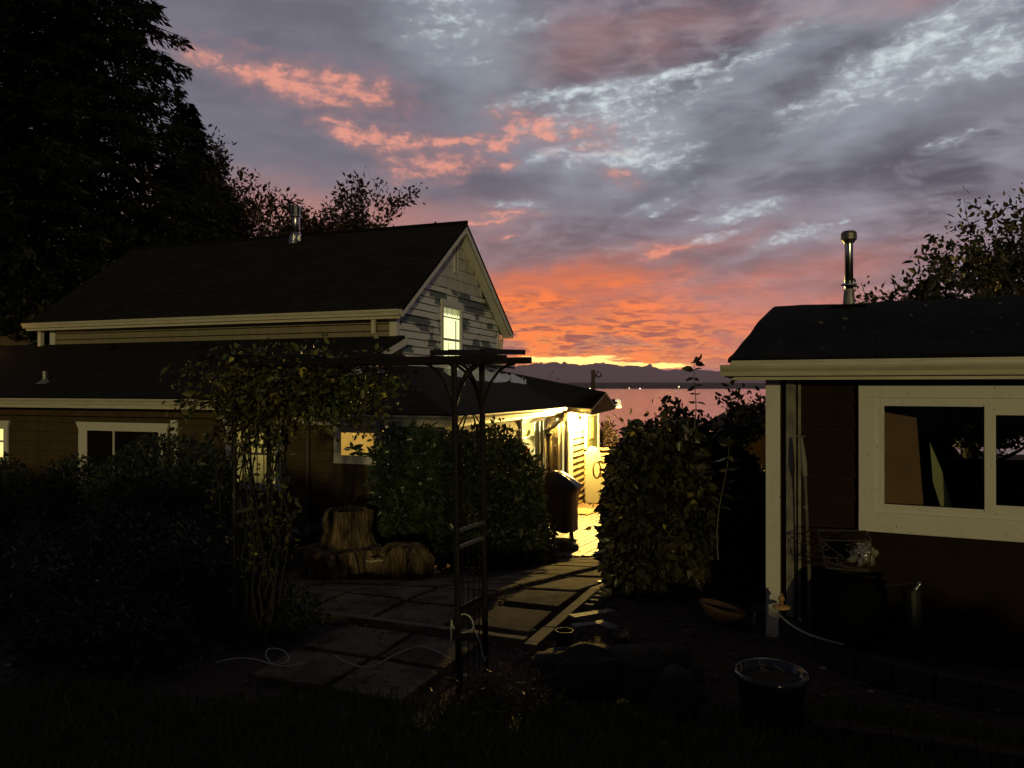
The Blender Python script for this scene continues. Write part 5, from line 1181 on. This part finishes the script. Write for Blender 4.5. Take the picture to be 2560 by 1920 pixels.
tag(b.build('bracket_fungus', mat('pale fungus', (.40, .37, .24), .7)), 'pale bracket fungus sticking out of the front of the stumps', 'fungus')

# ------------------------------------------------------------------ white cable, leaves and small things on the ground
M_CORD = mat('white cord', (.42, .42, .38), .5)
def cord(pts, label, name='cord', r=.0045, grp='white cord pieces on the dark ground'):
    P_ = [Vector(p) for p in pts]; path = []
    for i in range(len(P_) - 1):
        a, c_, d, f = P_[max(i - 1, 0)], P_[i], P_[i + 1], P_[min(i + 2, len(P_) - 1)]
        for k in range(6):
            t = k / 6; path.append(.5 * ((2 * c_) + (d - a) * t + (2 * a - 5 * c_ + 4 * d - f) * t * t + (3 * c_ - a - 3 * d + f) * t ** 3))
    path.append(P_[-1]); return tag(MB().tube(path, r, 6).build(name, M_CORD, smooth=True), label, 'cord', grp)
def og_(px, py, h=.058): q = onground(px, py); q.z += h; return q
cord([og_(*p) for p in ((540, 1676), (590, 1665), (640, 1668), (690, 1682), (722, 1668), (708, 1645), (675, 1640), (665, 1655), (680, 1678), (720, 1686), (770, 1674))], 'white cord with one round loop lying at the left')
cord([og_(*p) for p in ((832, 1658), (870, 1676), (905, 1688), (945, 1680), (990, 1655), (1040, 1636), (1080, 1642), (1130, 1668))], 'wavy white cord running up to the foot of the arch')
D_ = 5.12
cord([P(*p, D_) for p in ((1146, 1538), (1164, 1535), (1180, 1548), (1184, 1565), (1172, 1578), (1150, 1580), (1133, 1566), (1129, 1550), (1128, 1610))] , 'white cord looped around the near post of the arch')
cord([P(*p, D_ + .05) for p in ((1180, 1548), (1186, 1575), (1198, 1598), (1208, 1640), (1212, 1652), (1216, 1640))], 'hanging tail of white cord between the posts of the arch')
b = MB(); q = P(1163, 1705, 5.0); b.box(q, (.03, .02, .10), .2); b.box(q + Vector((.006, -.012, .03)), (.016, .008, .03), .2); tag(b.build('plug', mat('pale plastic plug', (.30, .27, .20), .5)), 'pale plastic plug lying at the foot of the arch', 'plug')
def leaf(px, py, s_, ang_, label, m=None, h=.02, grp=None, d=None, col=None):
    q = P(px, py, d) if d else og_(px, py, h); a = R(ang_); ax = Vector((math.cos(a), math.sin(a), 0)); ay = Vector((-math.sin(a), math.cos(a), .25)).normalized()
    b = MB(); out = [(-.5, 0), (-.25, .26), (.1, .34), (.36, .2), (.55, 0), (.36, -.2), (.1, -.32), (-.25, -.26)]
    vs = [q + ax * x * s_ + ay * y * s_ + Vector((0, 0, .06 * s_ * (1 - x * x * 3))) for x, y in out] + [q + Vector((0, 0, -.02 * s_))]
    b.add(vs, [(i, (i + 1) % 8, 8) for i in range(8)]); b.add([v + Vector((0, 0, -.0015)) for v in vs], [((i + 1) % 8, i, 8) for i in range(8)])
    return tag(b.build('fallen_leaf', m or L_YEL), label, 'leaf', grp or 'single fallen leaves')
leaf(1556, 1762, .085, 10, 'bright yellow leaf on the grass in front of the boulder')
L_PALE = mat('pale dry leaf', (.34, .30, .20), .7); L_ORL = mat('orange dry leaf', (.45, .27, .06), .6)
leaf(1090, 1443, .11, 5, 'pale leaf lying on the patio right of the stumps', L_PALE, .06)
leaf(745, 1640, .07, 40, 'pale leaf next to the looped white cord', L_PALE)
leaf(1334, 1593, .05, 0, 'shiny pale leaf on the last paver by the kerb corner', L_PALE, .06)
leaf(2057, 1677, .05, 0, 'pale leaf on the soil just right of the blue pot', L_PALE)
leaf(2176, 1735, .04, 0, 'small round white pebble like leaf on the soil under the cottage window', L_PALE)
leaf(2390, 1755, .06, 0, 'pale leaf on the soil at the far right', L_PALE)
leaf(1090, 1650, .04, 70, 'tiny pale leaf beside the arch post', L_PALE)

# ------------------------------------------------------------------ rocks, planks, pots
M_ROCK = mat('dark garden stone', (.030, .022, .018), .85, c2=(.016, .014, .012), nscale=6, bump=2.5, bscale=18)
tag(MB().blob((.72, 5.25, .0), (.56, .33, .22), .42, 4, 3).build('boulder', M_ROCK, smooth=True), 'broad dark boulder in the foreground beside the path', 'boulder')
tag(MB().blob((1.02, 4.75, .05), (.15, .14, .22), .2, 3, 8).build('rock', M_ROCK, smooth=True), 'dark upright rock between the boulder and the blue pot', 'rock')
pc = P(1411, 1625, 5.75); tag(MB().lathe((pc.x, 5.75, .0), [(.05, 0), (.065, .12), (.07, .18), (.062, .18), (.055, .10)], 16).build('small_pot', M_DARKMETAL), 'small black pot standing behind the boulder', 'pot')
M_PLK = mat('grey plank', (.17, .16, .14), .6, c2=(.10, .09, .08), nscale=8, bump=1)
for i, (x0, y0, x1, y1, w, lb) in enumerate(((1428, 1572, 1532, 1555, .09, 'upper grey board of the small stack behind the boulder'), (1432, 1590, 1490, 1583, .08, 'lower left grey board of the small stack behind the boulder'), (1492, 1572, 1540, 1590, .10, 'lower right grey board of the small stack behind the boulder'))):
    a, c = onground(x0, y0), onground(x1, y1); a.z += .10 - .02 * i; c.z += .10 - .02 * i; tag(MB().beam(a, c, w, .018).build('board', M_PLK), lb, 'board', 'grey boards behind the boulder')
b = MB(); q = onground(1550, 1590)
for j in range(9):
    for i in range(9): x, y = i / 8 - .5, j / 8 - .5; b.v.append((q.x + x * .17, q.y + y * .30, .035 + .02 * MN.noise(Vector((x * 9, y * 9, 2)))))
for j in range(8):
    for i in range(8): a = j * 9 + i; b.f.append((a, a + 1, a + 10, a + 9)); b.uv.append([(0, 0)] * 4)
tag(b.build('wet_plastic', mat('wet clear plastic', (.12, .09, .05), .07, metal=.7, bump=2, bscale=22)), 'shiny wet plastic glinting gold beside the grey boards', 'plastic')
b = MB()
for k in range(11):
    p = A_.p(.085, 1.1 + k * .155, 0); p.z = gz(p.x, p.y) + .03; b.box(p, (.12, .035, .05), R(-22))
b.beam(A_.p(.12, 1.05, -.01), A_.p(.12, 2.7, -.04), .03, .03); tag(b.build('slotted_edging', mat('pale edging', (.22, .19, .13), .7)), 'slotted pale edging strip outside the right kerb below the hedge', 'edging')
M_GLZ = mat('dark blue glaze', (.010, .014, .030), .12, coat=.6, c2=(.02, .022, .04), nscale=10)
g = thing('glazed_pot', (1.555, 4.62, 0), 'large glossy dark blue glazed pot in the right foreground', 'pot')
MB().lathe((1.555, 4.62, 0), [(.15, 0), (.175, .04), (.195, .20), (.20, .245), (.222, .262), (.224, .285), (.212, .298), (.192, .29), (.185, .24)], 36).build('pot', M_GLZ, g, smooth=True)
MB().lathe((1.555, 4.62, 0), [(.184, .22), (.184, .248), (.1, .256), (.01, .25)], 24).build('soil', M_SOIL, g)
for k in range(7):
    b = MB(); a = random.uniform(0, 6.3); r_ = random.uniform(.01, .12); p = Vector((1.54 + r_ * math.cos(a), 4.64 + r_ * math.sin(a), .25)); b.tube([p, p + Vector((random.uniform(-.03, .03), 0, .04)), p + Vector((random.uniform(-.05, .05), 0, random.uniform(.03, .08)))], .003, 4); b.build('dead_stalk', M_STEM, g)
leaf(2001, 1677, .06, 70, 'orange leaf resting on the inner rim of the blue pot', L_ORL, d=4.52)
M_TERR = mat('terracotta', (.14, .065, .035), .8, c2=(.08, .045, .03), nscale=9)
b = MB(); q = onground(1800, 1560); b.lathe((0, 0, 0), [(.08, 0), (.15, .05), (.185, .13), (.19, .16), (.175, .16), (.14, .07), (.01, .04)], 28)
b.v = [(q.x + x, q.y + y * math.cos(.35) - z * math.sin(.35), q.z + .02 + y * math.sin(.35) * 0 + z * math.cos(.35) - .25 * x) for x, y, z in b.v]
tag(b.build('terracotta_bowl', M_TERR, smooth=True), 'wide terracotta bowl tipped over at the foot of the hedge', 'bowl')
q = onground(1882, 1565); tag(MB().tube([q, q + Vector((.01, 0, .05)), q + Vector((.02, 0, .11))], [.018, .014, .012], 8).build('spray_head', mat('grey plastic', (.22, .20, .18), .5)), 'small grey hose nozzle standing next to the terracotta bowl', 'nozzle')
# raised edge of blocks along the cottage
M_BLK = mat('dark edging block', (.055, .040, .030), .9, c2=(.03, .025, .02), nscale=8, bump=2)
M_RED = mat('red brick', (.070, .030, .024), .9, c2=(.04, .02, .018), nscale=8, bump=2)
def blocks(pxs, label, grp, m, w, h, top):
    Pn = []
    for (px, py) in pxs: d = F * (CZ - top) / (py - HY); Pn.append(Vector(((px - CX) / F * d, d, top)))
    for i in range(len(Pn) - 1):
        a, c = Pn[i], Pn[i + 1]; d = (c - a).normalized(); a2, c2 = a + d * .006, c - d * .006
        o = MB().beam(a2 - Vector((0, 0, h / 2)), c2 - Vector((0, 0, h / 2)), w, h).build('edging_block', m); tag(o, label[i] if i < len(label) else label[-1], 'block', grp)
pos = ['nearest the hedge', 'second from the hedge', 'third from the hedge', 'fourth from the hedge', 'fifth from the hedge', 'sixth from the hedge', 'farthest right in the photo']
blocks([(1885, 1502), (1960, 1540), (2050, 1592), (2150, 1632), (2240, 1655), (2340, 1680), (2450, 1700), (2580, 1722)], ['dark edging block along the cottage wall ' + x for x in pos], 'raised edging blocks along the cottage', M_BLK, .12, .16, .15)
pos = ['left end of the brick border at the bottom right', 'second brick from the left in the bottom right border', 'third brick from the left in the bottom right border', 'fourth brick from the left in the bottom right border', 'last brick at the right edge of the bottom border']
blocks([(2025, 1800), (2125, 1812), (2225, 1826), (2330, 1842), (2440, 1860), (2570, 1882)], pos, 'reddish brick border at the bottom right', M_RED, .11, .07, .075)
# things leaning on the cottage
g = thing('telescopic_pole', (2.28, 5.92, .25), 'long telescopic pole leaning upright against the cottage wall left of the window', 'pole')
t0, t1, t2, t3 = P(2027, 1562, 5.85), P(2018, 1330, 5.87), P(2012, 1190, 5.88), P(2003, 1092, 5.9)
MB().tube([t0, t1], .016, 8).build('lower_tube', mat('dull tube', (.16, .15, .10), .4, metal=.5), g); MB().tube([t1, t2], .013, 8).build('upper_tube', mat('bright tube', (.45, .43, .34), .25, metal=.9), g)
MB().tube([t2, t2.lerp(t3, .35), t2.lerp(t3, .7), t3], [.018, .024, .016, .008], 8).build('head', mat('grey brush head', (.20, .19, .16), .8), g)
MB().tube([t1.lerp(t2, .42), t1.lerp(t2, .47)], .0165, 10).build('collar', mat('brass collar', (.7, .6, .3), .25, metal=1), g)
q = hit(1978, 1090, K.p(0, VW_ - .04, 0), K.V); tag(MB().tube([q, q + Vector((.05, -.02, .0)), q + Vector((.09, -.06, .0))], .008, 6).build('wall_hook', M_GALV), 'small metal hook bar fixed to the cottage wall above the pole', 'hook')
g = thing('bird_feeder', (2.08, 5.95, .15), 'little orange saucer with a bottle standing below the cottage corner board', 'bird feeder')
q = P(1953, 1518, 5.95); M_ORF = mat('orange plastic', (.62, .36, .12), .5)
MB().lathe((q.x, q.y, q.z), [(.012, -.02), (.06, -.006), (.068, .006), (.05, .016), (.012, .02)], 20).build('saucer', M_ORF, g, smooth=True)
MB().lathe((q.x, q.y, q.z), [(.016, .02), (.016, .05), (.024, .055), (.024, .08), (.012, .09), (.010, .11)], 14).build('bottle', mat('amber bottle', (.35, .2, .07), .3), g, smooth=True)
MB().tube([(q.x, q.y, .12), (q.x, q.y, q.z - .015)], .01, 6).build('stake', M_DARKMETAL, g)
cord([P(1945, 1534, 5.9), P(1975, 1560, 5.75), P(2015, 1583, 5.6), P(2060, 1598, 5.5), P(2108, 1610, 5.4)], 'pale thin tube lying on the edging blocks below the pole', 'tube', .008, 'loose tube by the cottage')
# basket stand with plastic bag, domed cover on a short leg
g = thing('wire_basket', (2.45, 5.55, .45), 'wire scroll basket holding crumpled plastic under the cottage window', 'basket')
M_WIRE = mat('grey wire', (.10, .09, .08), .5, metal=.5)
dB = 5.55; c1, c2, c3, c4 = P(2052, 1350, dB), P(2178, 1352, dB), P(2172, 1428, dB), P(2066, 1420, dB); b = MB(); bk = Vector((.06, .22, .03))
b.tube([c1, c2, c3, c4], .006, 5, closed=True); b.tube([c1 + bk, c2 + bk, c3 + bk, c4 + bk], .006, 5, closed=True)
for c in (c1, c2, c3, c4): b.tube([c, c + bk], .006, 5)
for (px, py, r_, t0_) in ((2064, 1367, 9, 0), (2068, 1398, 10, 2), (2100, 1395, 13, 1), (2120, 1372, 12, 4)):
    b.tube([P(px + r_ * (1 - k / 16) * math.cos(t0_ + k * .6), py + r_ * (1 - k / 16) * math.sin(t0_ + k * .6), dB) for k in range(11)], .004, 4)
b.tube([c1, P(2115, 1400, dB), c2], .004, 4); b.tube([P(2066, 1404, dB), P(2120, 1418, dB), P(2170, 1425, dB)], .005, 4); b.build('wires', M_WIRE, g)
b = MB().blob(P(2158, 1388, dB + .09), (.085, .09, .09), .55, 4, 6); tag(b.build('plastic_bag', mat('crumpled clear bag', (.55, .52, .40), .10, metal=.75, bump=3, bscale=16), smooth=True), 'crumpled shiny plastic bag inside the wire basket', 'bag')
g = thing('covered_drum', (2.42, 5.62, .15), 'black domed object with flared rim on a short bent leg beneath the wire basket', 'drum')
q = P(2122, 1500, 5.6); b = MB().lathe((q.x, q.y, q.z), [(.265, -.20), (.25, -.14), (.24, -.05), (.20, .08), (.13, .16), (.01, .19)], 30, wob=.05)
b.v = [(x, y, z - .10 * max(0, abs(x - q.x) - .15)) for x, y, z in b.v]; b.build('cover', mat('black cover', (.003, .003, .003), .9, spec=.05), g, smooth=True)
MB().tube([q + Vector((-.02, 0, -.15)), q + Vector((-.06, -.02, -.28)), q + Vector((-.10, -.02, -.33))], .016, 6).build('leg', M_DARKMETAL, g)
g = thing('hand_pump', (2.95, 5.45, .1), 'black upright post with a chromed spout to the right of the basket', 'pump')
q = P(2292, 1640, 5.45); w = P(2270, 1480, 5.45)
MB().tube([q, q.lerp(w, .5) + Vector((.0, 0, 0)), P(2278, 1472, 5.45)], [.055, .058, .066], 12).build('post', mat('black enamel', (.010, .010, .010), .5), g)
MB().tube([P(2284, 1486, 5.4), P(2288, 1472, 5.4), P(2297, 1462, 5.4), P(2298, 1454, 5.4)], [.012, .016, .014, .018], 8).build('spout', M_STEEL, g, smooth=True)
MB().tube([P(2212, 1466, 5.42), P(2290, 1457, 5.42)], .014, 6).build('handle', M_DARKMETAL, g)
def hose(pl, r, label):
    P_ = [P(x, y, d) for x, y, d in pl]; tag(MB().tube(P_, r, 6).build('hose', M_DARKMETAL, smooth=True), label, 'hose', 'black hoses on the ground by the cottage')
hose([(2192, 1625, 5.3), (2205, 1607, 5.35), (2245, 1596, 5.4), (2270, 1594, 5.4)], .013, 'short black hose curving left from the foot of the pump')
hose([(2300, 1590, 5.4), (2345, 1588, 5.35), (2390, 1602, 5.25), (2430, 1630, 5.1), (2462, 1662, 5.0)], .014, 'long black hose arching right from the pump')
hose([(2310, 1605, 5.3), (2350, 1620, 5.2), (2385, 1645, 5.1), (2440, 1660, 5.0), (2500, 1660, 4.95), (2565, 1628, 4.95)], .013, 'black hose lying along the edging to the right edge')

# ------------------------------------------------------------------ lawn in the foreground
def lawnz(x, y): return gzn(x, y) + .012
M_LAWN = mat('lawn thatch', (.020, .028, .010), .95, c2=(.035, .030, .014), nscale=5, bump=2, bscale=60)
def lawn_edge(x): return 5.0 + .18 * math.sin(x * 1.3) + .1 * math.sin(x * 3.7) - (.45 if x > 0 else 0)
b = MB(); xs = spaced(-14, 12, 120)
for j in range(24):
    for x in xs: ye = lawn_edge(x); y = -8 + (ye + 8) * (j / 23) ** .7; b.v.append((x, y, lawnz(x, y) + (-.02 if j == 23 else 0)))
nx = len(xs)
for j in range(23):
    for i in range(nx - 1): a = j * nx + i; b.f.append((a, a + 1, a + nx + 1, a + nx)); b.uv.append([(0, 0)] * 4)
b.build('lawn', M_LAWN, smooth=True, kind='structure')
n = 26000; gx = rng.uniform(-3.6, 3.4, n); gy_ = rng.uniform(3.2, 5.1, n)
ok = np.array([gy_[i] < lawn_edge(gx[i]) + .06 and abs(gx[i]) < gy_[i] * .75 for i in range(n)]); gx, gy_ = gx[ok], gy_[ok]
gp = np.array([(x, y, lawnz(x, y) - .004) for x, y in zip(gx, gy_)])
o = leaves('grass', leafm('grass blades', (.060, .095, .022), (.10, .10, .03), island=.5), gp, .075, nrm=np.tile(np.array([0, 0, 1.8]), (len(gp), 1)), spread=.6, ratio=.12, fold=.2)
tag(o, 'short dark lawn grass across the foreground', 'grass'); o['kind'] = 'stuff'
bush('weed_tuft', (-.15, 4.95, 0), [(-.12, 4.95, .06, .35, .22, .10, 400), (.1, 4.7, .04, .3, .2, .09, 300)], leafm('dry weeds', (.085, .065, .028), (.12, .09, .03)), .055, 'dry reddish weeds around the foot of the arch', 'weeds', ratio=.2, stems=5)
# hedge added out of view to keep the low lamp light off the ground
hs = [(x, -3.6, .52 + (.50 if x < -1.8 else .0) + .12 * math.sin(x * 2.1), .85, .5, .60 + (.50 if x < -1.8 else 0) + .1 * math.sin(x * 3.3), 1700) for x in np.arange(-9, 9.1, 1.0)]
bush('boundary_hedge', (0, -3.6, 0), hs, L_DARK, .16, 'long added hedge, unseen behind the camera, that shades the ground', 'hedge', bump=.12, stems=20)

# bits of debris on the cottage roof
dp = []
for k in range(60):
    u_, v_ = random.uniform(.3, 5), random.uniform(.2, 3.1); zz0 = np.interp(v_, [a for a, _ in prof_c], [c_ for _, c_ in prof_c]); q = K.p(u_, v_, zz0 + .03); dp.append(tuple(q))
o = leaves('roof_debris', mat('roof debris', (.11, .10, .08), .9, island=.6), np.array(dp), .035, nrm=np.tile(np.array([1.5, -.5, 0]), (60, 1)), spread=.8, ratio=.6); tag(o, 'small dead leaves and moss bits scattered on the cottage roof', 'debris'); o['kind'] = 'stuff'

# ------------------------------------------------------------------ evening haze over the water
hm = bpy.data.materials.new('haze air'); hm.use_nodes = True; t = hm.node_tree; t.nodes.clear(); q = E(t)
pv = q.n('ShaderNodeVolumePrincipled'); pv.inputs['Color'].default_value = (1.0, .80, .80, 1); pv.inputs['Density'].default_value = HAZE_K; pv.inputs['Anisotropy'].default_value = .3
o_ = q.n('ShaderNodeOutputMaterial'); t.links.new(pv.outputs[0], o_.inputs['Volume'])
b = MB(); b.frame_box((0, 0, 0), (1, 0, 0), (0, 1, 0), (0, 0, 1), -24000, 24000, -40, 24500, -16, 1150)
hz = b.build('haze', hm, kind='stuff'); hz['label'] = 'thin purple evening haze lying over the water and hills'; hz['category'] = 'haze'
